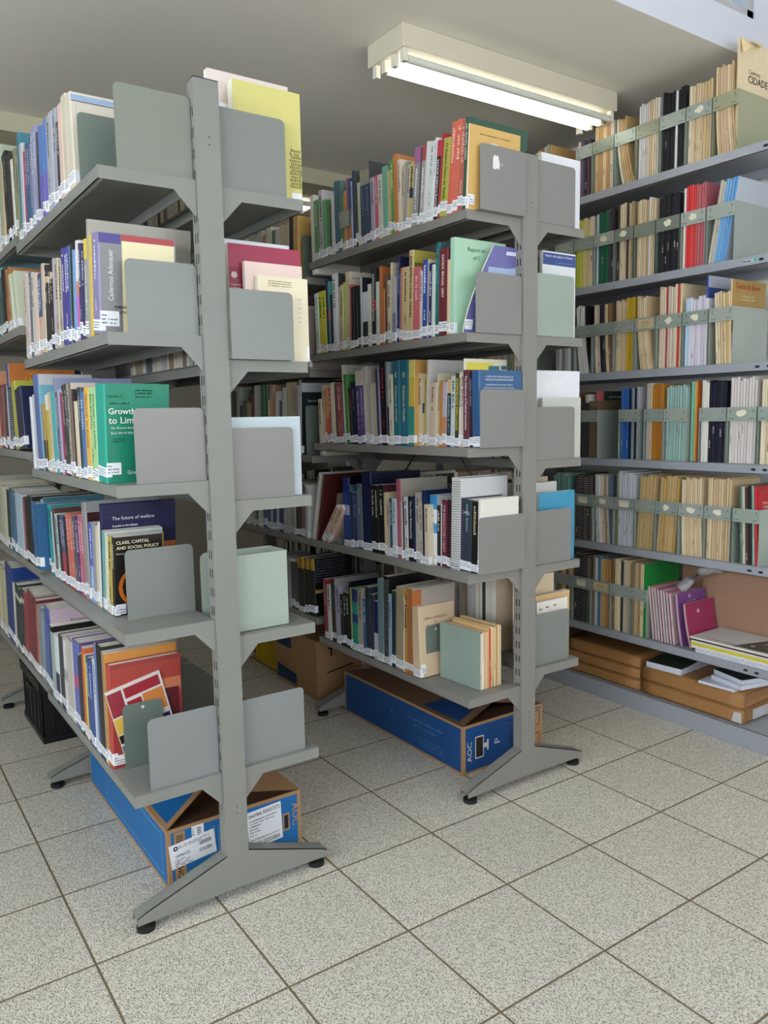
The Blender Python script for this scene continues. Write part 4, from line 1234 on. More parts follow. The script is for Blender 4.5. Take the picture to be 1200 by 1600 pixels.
# ---- a few particular pieces
# two leaning cream volumes, a tall dark red board and white boards in the far bay of the middle rack
def leaning(y, z, t, h, d, c, ang, lab, x=1.256, o=None):
    b_ = book(t, h, d, c, o or {'nl': 1}); b_.location = (x, y, z+.001 + (t*math.sin(ang) if ang > 0 else 0)); b_.rotation_euler = (-ang, 0, 0)
    return tag(b_, lab, 'book')
leaning(.975, .787, .024, .200, .150, 'd8b498', -.70, 'cream volume leaning at a slant, nearer of two, middle rack fourth shelf', o={'t': '8a6a5a'})
leaning(1.012, .787, .024, .200, .150, 'd8b89c', -.70, 'cream volume leaning at a slant, farther of two, middle rack fourth shelf', o={'t': '8a6a5a'})
b = leaning(1.062, .787, .012, .300, .230, '5a1f20', -.26, 'large dark red board leaning over the slanted cream books, middle rack', o={'nl': 1, 'cv': '5a1c1c'})
cpatch(b, [(.07, .16, .14, .05, 'b4a894')])
leaning(1.098, .787, .014, .300, .235, 'd0ccc0', -.24, 'white bound board leaning beside the dark red one, middle rack', o={'nl': 1})
# booklet slanting in front of the large red book, near rack bottom shelf
t_ = book(.006, .228, .155, 'd8a030', {'cv': 'd8d0cc', 'nl': 1}); t_.location = (.170, .238, .3665); t_.rotation_euler = (0, 0, 0)
cpatch(t_, [(.002, .150, .040, .070, 'a02838'), (.002, .100, .034, .045, 'e0b030'), (.002, .072, .032, .024, '1c1a1c'), (.002, .010, .030, .055, '2a5aa8'), (.048, .190, .100, .030, 'b0202e'), (.048, .160, .040, .020, 'b0202e'), (.092, .120, .058, .064, 'd8782a'), (.10, .06, .05, .045, '2a2450')])
label_front(t_, .003, .012, .012, .022)
t_.rotation_euler = (0, math.radians(-13), 0)
tag(t_, 'booklet with red, yellow, black and orange blocks, slanting before the red book', 'book')
# magazine folder-shaped purple report slumped against the pale green one
mz = MB(); n = 12; prof = []
for k in range(n+1):
    s = k/n; prof.append((1.262 + .155*s**1.35*.85, 1.5762 + .283*s))
for k in range(n):
    (xa, za), (xb, zb) = prof[k], prof[k+1]
    for yy, mi in ((.098, 0), (.104, 1)):
        mz.poly([(xa, yy, za), (xa+.160, yy, za-.004*0), (xb+.160, yy, zb-.0), (xb, yy, zb)], mi)
    mz.poly([(xa, .098, za), (xb, .098, zb), (xb, .104, zb), (xa, .104, za)], 1)
    mz.poly([(xa+.16, .098, za), (xb+.16, .098, zb), (xb+.16, .104, zb), (xa+.16, .104, za)], 1)
mz.poly([(prof[-1][0], .098, prof[-1][1]), (prof[-1][0]+.16, .098, prof[-1][1]), (prof[-1][0]+.16, .104, prof[-1][1]), (prof[-1][0], .104, prof[-1][1])], 1)
mz.poly([(prof[0][0], .098, prof[0][1]), (prof[0][0]+.16, .098, prof[0][1]), (prof[0][0]+.16, .104, prof[0][1]), (prof[0][0], .104, prof[0][1])], 1)
mg = mz.build('report', [cover_mat('6a68b0'), PAPER])
pm = MB()
pm.poly([(1.37, .0975, 1.79), (1.45, .0975, 1.79), (1.53, .0975, 1.80), (1.56, .0975, 1.785), (1.50, .0975, 1.72), (1.40, .0975, 1.70), (1.36, .0975, 1.74)])
pm.poly([(1.33, .0974, 1.69), (1.37, .0974, 1.72), (1.38, .0974, 1.64), (1.35, .0974, 1.60), (1.32, .0974, 1.62)])
pm.build('cover_picture', cover_mat('a0b4dc'), mg, recalc=False)
pm = MB(); pm.poly([(1.315, .0972, 1.625), (1.345, .0972, 1.63), (1.35, .0972, 1.60), (1.33, .0972, 1.592), (1.31, .0972, 1.605)]); pm.poly([(1.45, .0972, 1.845), (1.57, .0972, 1.845), (1.565, .0972, 1.833), (1.445, .0972, 1.833)]); pm.build('cover_accent', cover_mat('d0d8ee'), mg, recalc=False)
lf = MB(); lf.poly([(1.266, .0970, 1.586), (1.297, .0970, 1.586), (1.302, .0970, 1.618), (1.270, .0970, 1.618)]); marks(lf, (1.270, .0968, 1.608), U, V, .02, .003, 1); marks(lf, (1.270, .0968, 1.600), U, V, .02, .003, 1); lf.build('call_number_label', [LABEL, INK], mg, recalc=False)
tag(mg, 'lavender report with a mountain picture slumping against the pale green book', 'report')
# shelf-number plate propped between books on the middle rack top shelf
q = MB(); q.box((0, 0, 0), (.002, .075, .062)); q.box((0, 0, 0), (.10, .002, .062))
pl = q.build('label_plate', mat('b8c0b8', .22, .55, .6, .05)); pl.location = (1.252, .745, 2.035)
s = MB()
for (yy, zz) in ((.058, .012), (.058, .042)): s.poly([(-.0005, yy, zz), (-.0005, yy+.004, zz), (-.0005, yy+.004, zz+.010), (-.0005, yy, zz+.010)])
s.build('slot', mat('4a4e4a', .8), pl, recalc=False)
tag(pl, 'shiny metal label plate across the books, left part of middle rack top shelf', 'plate')

# ================================================================== magazines and magazine files
LM = {}
def leaf_mat(h):
    """spines and page edges: fine vertical streaks of worn paper"""
    if h in LM: return LM[h]
    m = bpy.data.materials.new('worn_spines_' + h); m.use_nodes = True; n = m.node_tree; b = n.nodes['Principled BSDF']
    b.inputs['Roughness'].default_value = .6; b.inputs['Specular IOR Level'].default_value = .25
    tc = n.nodes.new('ShaderNodeTexCoord'); mp = n.nodes.new('ShaderNodeMapping'); mp.inputs['Scale'].default_value = (40, 420, 2.5)
    nz = n.nodes.new('ShaderNodeTexNoise'); nz.inputs['Scale'].default_value = 1; nz.inputs['Detail'].default_value = 3
    cr = n.nodes.new('ShaderNodeMapRange'); cr.inputs[1].default_value = .32; cr.inputs[2].default_value = .60; cr.inputs[3].default_value = .45 if lum(h) > .15 else .8; cr.inputs[4].default_value = 1.1
    mx = n.nodes.new('ShaderNodeMix'); mx.data_type = 'RGBA'; mx.blend_type = 'MULTIPLY'; mx.inputs[0].default_value = 1; mx.inputs[6].default_value = [min(1, x*BG) for x in lin(h)] + [1]
    n.links.new(tc.outputs['Object'], mp.inputs[0]); n.links.new(mp.outputs[0], nz.inputs['Vector']); n.links.new(nz.outputs[0], cr.inputs[0])
    n.links.new(cr.outputs[0], mx.inputs[7]); n.links.new(mx.outputs[2], b.inputs['Base Color']); LM[h] = m; return m
def magazine(t, h, d, c, bend=0, name='magazine', cv=None):
    """single bent stack of sheets: spine at x=0, near face y=0; bend pushes the foot sideways"""
    m = MB(); n = 8 if bend else 1
    f = lambda s: bend*((1-s)**2.2)*-1
    P = []
    for k in range(n+1):
        s = k/n; P.append((f(s), h*s))
    for k in range(n):
        (ya, za), (yb, zb) = P[k], P[k+1]
        m.poly([(0, ya, za), (0, yb, zb), (0, yb+t, zb), (0, ya+t, za)], 0)
        m.poly([(d, ya, za), (d, ya+t, za), (d, yb+t, zb), (d, yb, zb)], 1)
        m.poly([(0, ya, za), (d, ya, za), (d, yb, zb), (0, yb, zb)], 2)
        m.poly([(0, ya+t, za), (0, yb+t, zb), (d, yb+t, zb), (d, ya+t, za)], 2)
    y0 = P[0][0]; y1 = P[-1][0]
    m.poly([(0, y0, 0), (0, y0+t, 0), (d, y0+t, 0), (d, y0, 0)], 1); m.poly([(0, y1, h), (d, y1, h), (d, y1+t, h), (0, y1+t, h)], 1)
    if t > .005 and R.random() < .35:
        for zz in (R.uniform(.15, .5),):
            marks(m, (-.0003, f(zz)+t*.75, h*zz), (0, 0, -1), (0, -1, 0), h*.10, t*.4, 3)
    return m.build(name, [leaf_mat(c), mat('d9c9a6', .8, 0, .2, .1, 60), mat(cv or c, .45, 0, .35, .06, 20, 0, BG), mat('7a6c5a' if lum(c) > .2 else 'b8b8b8', .7, 0, .2, 0)], None, recalc=False)
FILEC = ['a6b2a6', 'a6b0a8', 'aeb6ac', 'a0aca4']
def box_file(y, z, wd, k, label, side_c=None, band=True, sticker=None, dep=.235, h=.216, col=None, shiny=0):
    """pressed-steel magazine file; its open spine side faces -x; band across the front"""
    c = col or FILEC[k % 4]; M_ = mat(c, .24 if shiny else .38, .6 if shiny else .25, .55, .05, 7)
    t = empty('magazine_file', (2.414, y, z+.0005)); e = .0012
    for yy, nm in ((.0005, 0), (wd-e-.0005, 1)):
        s = MB(); s.prism(rrect(0, 0, dep, h, .022, 'tr'), 'y', yy, yy+e); s.build('side_panel', M_, t)
    b_ = MB(); b_.box((.002, e, 0), (dep, wd-e, e)); b_.box((dep-e, e, e), (dep, wd-e, h*.9)); b_.build('back_panel', M_, t)
    if band:
        f = MB(); f.box((-e, .0005, .163), (0, wd-.0005, h)); fb = f.build('front_band', M_, t)
        s = MB(); X = -e-.0004
        for (a, bz) in ((.012, .20), (wd-.016, .20)): s.poly([(X, a, bz-.006), (X, a+.003, bz-.006), (X, a+.003, bz+.008), (X, a, bz+.008)])
        for a, sg in ((.010, 1), (wd-.010, -1)):
            s.poly([(X, a, .172), (X, a+sg*.018, .172), (X, a+sg*.018, .1745), (X, a, .1745)])
        s.build('label_slots', mat('5f6962', .6), fb, recalc=False)
        if sticker:
            q = MB(); n = 11; cy, cz = wd*.5, .192; pts = []
            for j in range(n):
                g = 2*math.pi*j/n; rr = .014*(.7+.6*R.random()); pts.append((X-.0003, cy+rr*1.25*math.cos(g), cz+rr*.9*math.sin(g)))
            if sticker == 'card': pts = [(X-.0003, wd*.24, .176), (X-.0003, wd*.72, .176), (X-.0003, wd*.72, .204), (X-.0003, wd*.24, .204)]
            if sticker == 'cardt': pts = [(X-.0003, wd*.10, .172), (X-.0003, wd*.84, .172), (X-.0003, wd*.84, .209), (X-.0003, wd*.10, .209)]
            q.poly(pts, 0)
            if sticker in ('card', 'cardt'):
                for j in range(3 if sticker == 'cardt' else 1): marks(q, (X-.0006, wd*.65, .196-.008*j), (0, -1, 0), V, wd*.4, .003, 1)
            q.build('torn_label' if 'card' not in sticker else 'paper_label', [mat('e8e2cc' if sticker != 'cardt' else 'cdb98c', .8), INK], fb, recalc=False)
    return tag(t, label, 'magazine file', 'steel magazine files on the wall shelves')
WZ = [2.271, 1.876, 1.490, 1.109, .723, .331]
W6 = ['top', 'second', 'third', 'fourth', 'fifth', 'sixth']
MAGN = 0
def fill(y, z, wd, lvl, bi, cols, h, bend=0, hvar=.012, tilt=0, thin=None, kind='magazine', spiral=False, x0=.004, dep=.20):
    """cols: colours from the left (far) end to the right (near) end"""
    n = len(cols); bend = abs(bend); a = y+.004+bend*.8; b = y+wd-.004; tt = (b-a-(math.sin(-tilt)*.23 if tilt < 0 else 0))*(.96 if tilt <= 0 else .72)/n
    for i, c in enumerate(reversed(cols)):      # near to far
        cv = None
        if isinstance(c, tuple): c, cv = c
        hh = h + R.uniform(-hvar, hvar)*.6; yy = a + (b-a-tt*n)*(0 if not tilt else .0) + i*tt
        bd = bend*(.55+.45*(1-i/n)) if bend else 0
        o = magazine(tt-R.uniform(.0008, .0026), hh, dep+R.uniform(-.012, .004), c, 0 if not bend else 0, kind, cv)
        if bend:
            bpy.data.objects.remove(o); o = magazine(tt-.0008, hh, dep, c, bend_amt(i, n, bend), kind, cv)
            yy += 0
        o.location = (2.414+x0+R.uniform(0, .004), yy, z+.0025)
        if tilt:
            o.rotation_euler = (-tilt, 0, 0); o.location.z += (tt*math.sin(tilt) if tilt > 0 else 0)
            if tilt < 0: o.location.y += math.sin(-tilt)*.23
        if spiral:
            sp = MB(); zz = .006
            while zz < hh-.004:
                sp.tube([(-.001+.004*math.cos(g_), (tt-.001)/2+(tt*.5)*math.sin(g_), zz) for g_ in [math.radians(q_) for q_ in range(80, 281, 40)]], .0008, 0, 4); zz += .010
            sp.build('spiral_binding', mat('b8b8b8' if lum(c) < .3 else '3a3a3a', .4, .3, .5, 0), o)
        tag(o, '%s %s, %s from right in %s file from right, %s wall shelf' % (cname(c), kind, ordinal(i+1), ordinal(bi), W6[lvl]), kind, 'magazines in the files on the %s wall shelf' % W6[lvl])
def bend_amt(i, n, b): return b*.8*(1-.35*i/max(1, n))
T1 = 'cdb48e'; T2 = 'd8c4a0'; T3 = 'bfa47c'; CR = 'ddd0b4'; WH = 'd8d6d0'; BK = '222226'
FILES = [  # per shelf: (y, width, colours far->near, height, options, band options)
 [(-.106, .106, [T2, T3, 'cbb192', 'c4a98a', 'cbb192', 'c0a588', T2, 'c8ad8e', T3], .315, dict(bend=.03), dict(col='a8a888')),
  (.002, .112, [CR, T2, T1, T2, T1, T1, 'c8ab78', T1], .285, {}, dict(sticker='torn')),
  (.116, .119, [BK, BK, BK, BK, BK, 'd8d8d8', BK, BK, BK], .300, {}, {}),
  (.237, .112, [WH, 'd0ccd0', WH, 'c8c4c8', T2, T1, CR, T2, WH], .292, {}, dict(col='9a9f88')),
  (.350, .111, ['d8d0b8', T3, 'c8a878', 'c0a070', 'b89868'], .27, dict(bend=.06), {}),
  (.463, .117, [T3, 'b89060', T2, 'b88a5a', 'c8c0b0'], .28, {}, dict(col='98a090')),
  (.582, .094, ['d8c8b0', '6a5a6a', '4a4a5a', '3a2a3a', '5a3a44', '2a2a34'], .235, {}, {}),
  (.823, .101, [('e0d8a8', 'c8a060'), ('d8b840', 'c8a060'), ('b8688a', 'c8a060'), ('d8d0b0', 'c8a060'), ('8ab0a8', 'c8a060'), ('c8a070', 'c49a62')], .275, {}, {}),
  (.926, .094, [('d8d8a8', 'c8a060'), ('e0c040', 'c8a060'), ('b060a0', 'c8a060'), ('d8d0b0', 'c8a060'), ('4a9aa0', 'c8a060')], .27, {}, {})],
 [(-.107, .119, ['c0b8a8', 'bcb4a4', ('6aa8dc', 'b4bac4'), ('6aa8dc', 'b4bac4'), ('62a0d8', 'b4bac4'), ('5a98d4', 'b4bac4')], .30, dict(tilt=-.15), dict(sticker='')),
  (.016, .110, ['e8e0dc', 'e04848', 'd83a3a', 'e05050', 'd04040', 'c05a58', 'b86a70', 'c06068', 'b0606a'], .310, {}, dict(sticker='torn')),
  (.130, .112, [BK, '2a2a2c', BK, '26262a', BK, '2a2a2e', BK], .300, {}, dict(sticker='torn', shiny=1)),
  (.245, .105, [T1, CR, T1, T2, 'b8a080', 'e0dcd4', T2, T2], .305, {}, dict(shiny=1)),
  (.354, .098, ['3a3434', T2, CR, T2, '4a4444', T1, 'a89878'], .315, {}, dict(sticker='torn', shiny=1)),
  (.455, .110, [('b8c8d0', '3a5a88'), '2a5a48', '26604a', '1f5a40', '2a6048', '48404a', '3a3438'], .305, {}, dict(sticker='torn')),
  (.568, .112, ['b8c03a', 'c8c060', 'd8c890', 'd0c088', CR], .295, {}, {}),
  (.684, .112, ['b8b060', 'c8c090', '3a3a40', CR], .295, {}, {})],
 [(-.115, .104, [CR, T2, T1, T2, ('c8a868', '9a7a40'), T2], .27, dict(tilt=.06), {}),
  (-.008, .114, ['b8d0e8', 'd0d4e0', 'd8d0dc', 'd0c8d8', 'd8d4dc', 'c8c0d0', 'd8d4dc'], .262, {}, dict(sticker='torn')),
  (.109, .122, [T2, 'd8c4b0', CR, 'b03038', 'd0b8b0', CR, 'd0c0b0', CR, 'c84038', T2], .325, {}, dict(sticker='torn')),
  (.234, .104, [T1, T2, T1, CR, T2, T3], .30, dict(bend=.04), dict(sticker='cardt')),
  (.341, .109, ['c8b898', T2, T1, 'd0b8a0', 'c8a838', 'b89828', 'c0a030'], .300, {}, {}),
  (.453, .116, ['d8ccb8', 'c8b8a0', '26242c', '3a3a44', T2, '8a6a4a'], .300, dict(bend=-.02), {}),
  (.572, .100, [WH, WH, 'c8c8cc', WH, 'd0d0d4', WH, BK], .300, dict(bend=.04), {}),
  (.674, .110, ['c8c8c8', '8a8a8a', 'b0b0b0', WH, '6a6a6a'], .28, {}, {})],
 [(-.345, .120, [CR, T2, 'c0b0a0', T2, CR], .32, {}, dict(sticker='')),
  (-.222, .121, ['d8d0cc', 'd0c8c4', 'd8ccc8', 'd0c8c4', 'd8d0cc', 'ccc4c0', 'd8d0cc', 'd4ccc8', 'c8c0bc'], .320, {}, dict(sticker='torn')),
  (-.099, .119, ['d8d4cc', 'e0dcd0', '1e1e2c', '222232', '1c1c28', '262634', '1e1e2a'], .318, {}, {}),
  (.073, .112, ['9ab8b0', '9cbcb4', '94b4ac', '9ab8b0', '90b0a8', '9cbab2', '98b6ae', '94b4b0'], .305, {}, dict(sticker='')),
  (.186, .096, ['b8b0a8', 'c8b8a0', 'b87a30', 'b07428', 'a86a28', 'b07830'], .315, {}, {}),
  (.305, .110, ['3a68a8', '2a58a0', '3060a8', '1c2038', '8a9aa8', '202028', 'a8a8b0'], .305, {}, {}),
  (.528, .112, ['3a3a38', ('6a5a48', '6a5a48')], .25, {}, {}),
  (.70, .11, ['8aa8a0', '8aa8a0', T2], .26, {}, {})],
 [(-.250, .112, ['5a7a68', 'c8c0b0', '4a3a34', '2a2a2a', ('8ab0a0', 'a82028'), ('c03038', 'a82028')], .30, dict(tilt=.05), {}),
  (-.132, .116, [T1, T2, T1, 'c8a884', T1, T2, T3, T1, 'cab08a'], .320, {}, dict(sticker='torn')),
  (-.015, .117, [CR, T2, 'd0b890', T1, T2, T1, T2, T1, T2], .315, dict(bend=-.016), dict(sticker='torn')),
  (.103, .112, [T3, 'c0a060', 'b89858', T3, 'c8a868', T3, 'b89858'], .318, dict(tilt=-.05), dict(sticker='torn')),
  (.216, .104, ['c0a878', 'b8a070', 'c8ac7c', 'b89c6c', 'c4a878', 'bca070', 'c4aa7a', 'b89c6c', 'c0a474'], .318, dict(tilt=-.05), {}),
  (.322, .111, ['7a8a5a', 'c8c8d0', 'c0c4cc', 'c8ccd4', 'b8bcc8', 'c4c8d0', 'c0c4cc'], .325, {}, dict(sticker='card')),
  (.435, .118, [WH, 'd0d0d0', WH, T2, 'a89878', 'c0b8a8', '5a6a7a'], .310, dict(bend=-.02), dict(sticker='torn')),
  (.555, .112, ['3a3430', '4a423c', '3a3430', '544a44', '3a3430', '4a423c'], .300, dict(spiral=True), dict(sticker='card')),
  (.70, .11, ['7aa090', '7a9c90', '6a948a', '7aa090', '6a948a'], .30, {}, {})],
 [(.245, .094, ['8a7a6a', T3, 'a89068', T2, ('1f8a3a', '1a7a34')], .325, dict(), {}),
  (.340, .104, ['8a7050', T2, 'e0d4b0', '3a3a3a', 'c0b8a8', T1], .325, dict(), {}),
  (.445, .112, ['8a7a6a', 'd0d0d4', '4a7a98', T3, 'c8a060', 'b08a5a', 'a87c4c'], .320, dict(), dict(sticker='cardt')),
  (.558, .114, ['202024', '26262a', '1e1e22', '2a2a2e', '5a5048'], .320, dict(spiral=True), dict(sticker='card')),
  (.674, .11, ['8a6a4a', 'b88050', T2, '6a5a4a', T3], .29, {}, dict(sticker=''))],
]
for lvl, row in enumerate(FILES):
    z = WZ[lvl]
    for bi, (y, wd, cols, h, fo, bo) in enumerate(row):
        st = bo.get('sticker', None)
        feat = {'torn': 'with scraped label', 'card': 'with a small paper label', 'cardt': 'with a tan paper label'}.get(st, 'with a bare front band')
        box_file(y, z, wd-.002, bi+lvl, 'steel magazine file %s, %s from right, %s wall shelf' % (feat, ordinal(bi+1), W6[lvl]), sticker=st or None, col=bo.get('col'), shiny=bo.get('shiny', 0))
        fill(y, z, wd-.002, lvl, bi+1, cols, h, **fo)

# ================================================================== wall shelving
ST = mat('a2a6ae', .34, .1, .55, .04, 7)
def wall_unit(y0, y1, label):
    t = empty('wall_shelving', (0, 0, 0)); xb, xf = 2.72, 2.408
    for z in WZ:
        m = MB(); m.box((xf, y0, z-.0015), (xb, y1, z)); m.box((xf, y0, z-.034), (xf+.002, y1, z-.0015)); m.box((xf, y0, z-.034), (xf+.016, y1, z-.032)); m.box((xb-.002, y0, z-.034), (xb, y1, z-.0015))
        s = m.build('shelf', ST, t)
        h = MB()
        for yy in (y0+.13, y0+.085):
            h.prism(rrect(yy, z-.022, yy+.018, z-.013, .0044, 'tl tr bl br'), 'x', xf-.0006, xf)
        h.build('bolt_slot', mat('22242a', .8), s)
    m = MB(); m.box((xf, y0, .0), (xf+.002, y1, .079)); m.box((xf, y0, .0775), (xb, y1, .079)); m.box((xb-.002, y0, 0), (xb, y1, .0775)); m.build('base_shelf', ST, t)
    for yy in (y0, y1-.032):
        p = MB(); p.box((xb, yy, 0), (xb+.002, yy+.032, 2.60)); p.box((xb-.03, yy if yy == y0 else yy+.030, 0), (xb+.002, (yy+.002) if yy == y0 else yy+.032, 2.6)); p.build('post', ST, t)
    return tag(t, label, 'shelving')
wall_unit(-.36, .985, 'tall blue-grey steel wall shelving holding magazine files, at the right')
wall_unit(1.02, 2.05, 'farther bay of blue-grey steel wall shelving, half hidden behind the middle rack')
for lvl, z in enumerate(WZ):   # files in the far wall bay
    for k in range(3):
        y = 1.03 + .118*k
        box_file(y, z, .112, k+lvl, 'steel magazine file, %s from right in the far bay, %s wall shelf' % (ordinal(k+1), W6[lvl]))
        cs = [R.choice([T1, T2, CR, '8aa8a0', WH, '6a7a88', T3]) for _ in range(5)]
        for j, c in enumerate(cs):
            o = magazine(.0195, .28+R.uniform(-.02, .02), .2, c); o.location = (2.42, y+.005+j*.0205, z+.0025)
            tag(o, '%s magazine, %s in %s far bay file, %s wall shelf' % (cname(c), ordinal(j+1), ordinal(k+1), W6[lvl]), 'magazine', 'magazines in the far wall bay')

# special pieces on the wall shelves
def sheet(name, pts, thick, m, label, cat, parent=None):
    """rigid sheet through a vertical quad (x, y, z corners), given thickness along +y"""
    mb = MB(); a = [Vector(p) for p in pts]; b_ = [p+Vector(thick) for p in a]
    mb.poly(a); mb.poly(b_[::-1])
    for i in range(4): j = (i+1) % 4; mb.poly([a[i], b_[i], b_[j], a[j]])
    o = mb.build(name, m, parent)
    return tag(o, label, cat) if label else o
# front folders whose faces rise above the nearest files
def facing(y, z, x0, wd, h0, h, t, c, label, cat='magazine', cv=None, tilt=0, name='magazine'):
    o = magazine(t, h, wd, c, 0, name, cv); o.location = (x0, y, z+.0025); o.rotation_euler = (-tilt, 0, 0)
    return tag(o, label, cat)
o = facing(-.098, WZ[0], 2.425, .235, 0, .395, .010, 'd8c49c', 'worn tan journal with bent corners and bold black title, top wall shelf, rightmost', cv='d9c6a2')
q = MB(); put_text(q, 'Cadernos', (.062, -.0006, .282), U, V, .075, .016); put_text(q, 'CIDADE', (.058, -.0006, .250), U, V, .130, .026, 0, .0012); q.build('cover_lettering', mat('2a2622', .7), o, recalc=False)
q = MB(); q.poly([(0, -.001, .395), (.045, -.001, .395), (.03, -.025, .36), (0, -.014, .335)]); q.poly([(.05, -.001, .396), (.14, -.001, .405), (.11, -.024, .375)]); q.build('bent_corner', mat('e0c898', .8), o)
o = facing(-.100, WZ[1], 2.45, .22, 0, .305, .006, '5a98d4', 'pale grey journal cover tilted on the second wall shelf', cv='b8bec8', tilt=0)
q = MB(); patch(q, (.055, -.0006, .262), U, V, .014, .012, 0); marks(q, (.074, -.0006, .264), U, V, .03, .006, 0); q.build('cover_lettering', mat('33363e', .7), o, recalc=False)
o = facing(-.104, WZ[2], 2.42, .23, 0, .315, .008, 'd0b890', 'ochre booklet titled Textos de Apoio, third wall shelf', cv='a8864c')
q = MB(); put_text(q, 'Textos de Apoio', (.022, -.0006, .275), U, V, .165, .026, 0, .0006); q.build('cover_lettering', mat('b83028', .6), o, recalc=False)
q = MB(); marks(q, (.06, -.0006, .252), U, V, .09, .006); marks(q, (.06, -.0006, .240), U, V, .09, .006); q.build('cover_subtitle', mat('d8c8a0', .6), o, recalc=False)
o = facing(.004, WZ[2], 2.43, .22, 0, .345, .006, '2a4aa0', 'tall white and blue folder rising behind the third-shelf files', cv='c0c4d0')
q = MB(); patch(q, (0, -.0005, .20), U, V, .22, .10, 0); q.build('cover_panel', cover_mat('2248a0'), o, recalc=False)
o = facing(-.240, WZ[4], 2.42, .235, 0, .285, .006, 'b02028', 'red glossy folder with white heading, fifth wall shelf, rightmost', cv='b02028')
q = MB(); put_text(q, 'PESQUISA', (.03, -.0006, .232), U, V, .055, .010); put_text(q, 'E DEBATE', (.035, -.0006, .216), U, V, .050, .010); patch(q, (.03, -.0006, .205), U, V, .18, .0012); q.build('cover_lettering', mat('f0d0d0', .6), o, recalc=False)
o = facing(.250, WZ[5], 2.425, .225, 0, .330, .012, '1f8a3a', 'bright green plastic folder in the sixth wall shelf', cv='1c8036', name='folder')
q = MB(); 
for k, (x, z_, l) in enumerate(((.085, .262, .06), (.07, .250, .09), (.05, .238, .13), (.02, .20, .19))): marks(q, (x, -.0006, z_), U, V, l, .004)
q.cyl((.11, .285), .011, 'y', -.0008, -.0004, 0, 10); q.build('cover_lettering', mat('8ad09a', .6), o, recalc=False)
o = facing(.543, WZ[3], 2.42, .21, 0, .300, .004, '2a3a34', 'brochure with red and dark green cover standing before the fourth-shelf files', cv='2c3c38')
q = MB(); patch(q, (.0, -.0005, .20), U, V, .05, .10, 0); q.build('cover_panel', cover_mat('c85058'), o, recalc=False)
q = MB()
for k in range(4): marks(q, (.09, -.0006, .27-.02*k), U, V, .09, .008)
q.build('cover_lettering', mat('c8ccc8', .6), o, recalc=False)
q = MB(); q.cyl((.0, .0), .027, 'z', 0, .285, 0, 20); o = q.build('rolled_poster', mat('c8c8c4', .6), None, smooth=False); o.location = (2.45, .598, WZ[3]+.003)
q = MB(); q.cyl((0, 0), .0274, 'z', .03, .085, 0, 20); q.build('printed_picture', mat('9a6a4a', .6, 0, .3, .3, 40), o)
tag(o, 'white rolled poster standing in a file on the fourth wall shelf', 'poster')
o = magazine(.02, .30, .2, '7a5a44'); o.location = (2.43, .66, WZ[3]+.003); tag(o, 'brown folder at the left end of the fourth wall shelf', 'folder')
for k, c in enumerate(('d87a3a', 'c8b060', '6ab090', '8ac0a8')):
    o = magazine(.006, .32, .2, c); o.location = (2.43, .036+.007*k, WZ[3]+.003); o.rotation_euler = (-.0, 0, 0)
    tag(o, '%s folder, %s of four loose between files, fourth wall shelf' % (cname(c), ordinal(k+1)), 'folder', 'loose folders on the fourth wall shelf')
o = magazine(.006, .20, .2, '3a9ad8'); o.location = (2.43, .286, WZ[3]+.003); tag(o, 'bright blue thin booklet squeezed between files, fourth wall shelf', 'magazine')

# spiral notebooks leaning on the sixth shelf
cols = ['c8607a', 'd0a8b0', 'c8a8b0', 'd0b0b8', 'c8a0b0', 'd0b0b8', 'b890a8', 'c8a8b8']
def notebook(y, h, c, cv, ang, bend, label, x=2.43, wd=.20):
    o = magazine(.008, h, wd, c, bend, 'spiral_notebook', cv); o.location = (x, y, WZ[5]+.002 + .008*abs(math.sin(ang))); o.rotation_euler = (-ang, 0, 0)
    sp = MB(); z = .006
    while z < h-.004:
        s = z/h; yo = bend*((1-s)**2.2)*-1
        sp.tube([(-.001+.004*math.cos(g_), yo+.004+.0055*math.sin(g_), z) for g_ in [math.radians(q_) for q_ in range(80, 281, 40)]], .0008, 0, 4); z += .0085
    sp.build('spiral_binding', mat('d8d8dc', .4, .2, .5, 0), o)
    return tag(o, label, 'notebook', 'spiral notebooks on the sixth wall shelf')
for k in range(8):
    notebook(.212-.0145*k, .232-.002*k, 'd8c8c4', ['b85070', 'c8a0a8', '9a6a90'][k % 3], .13, 0, 'spiral notebook with pale edge, %s from left, sixth wall shelf' % ordinal(k+1))
nb = notebook(.085, .222, 'c8a0b8', '7d4a86', .10, .012, 'purple spiral notebook leaning on the sixth wall shelf')
q = MB(); patch(q, (.075, -.0012, .195), U, V, .016, .014); marks(q, (.06, -.0012, .18), U, V, .07, .004); q.build('cover_lettering', mat('c8a8d0', .6), nb, recalc=False)
nb = notebook(.046, .186, 'd0a0a8', '9a3458', .12, .016, 'crimson spiral notebook, frontmost of the leaning row, sixth wall shelf')
q = MB(); q.cyl((.085, .145), .009, 'y', -.0016, -.0010, 0, 10); marks(q, (.05, -.0014, .10), U, V, .08, .004); marks(q, (.05, -.0014, .092), U, V, .06, .004); q.build('cover_lettering', mat('e0b0c0', .6), nb, recalc=False)
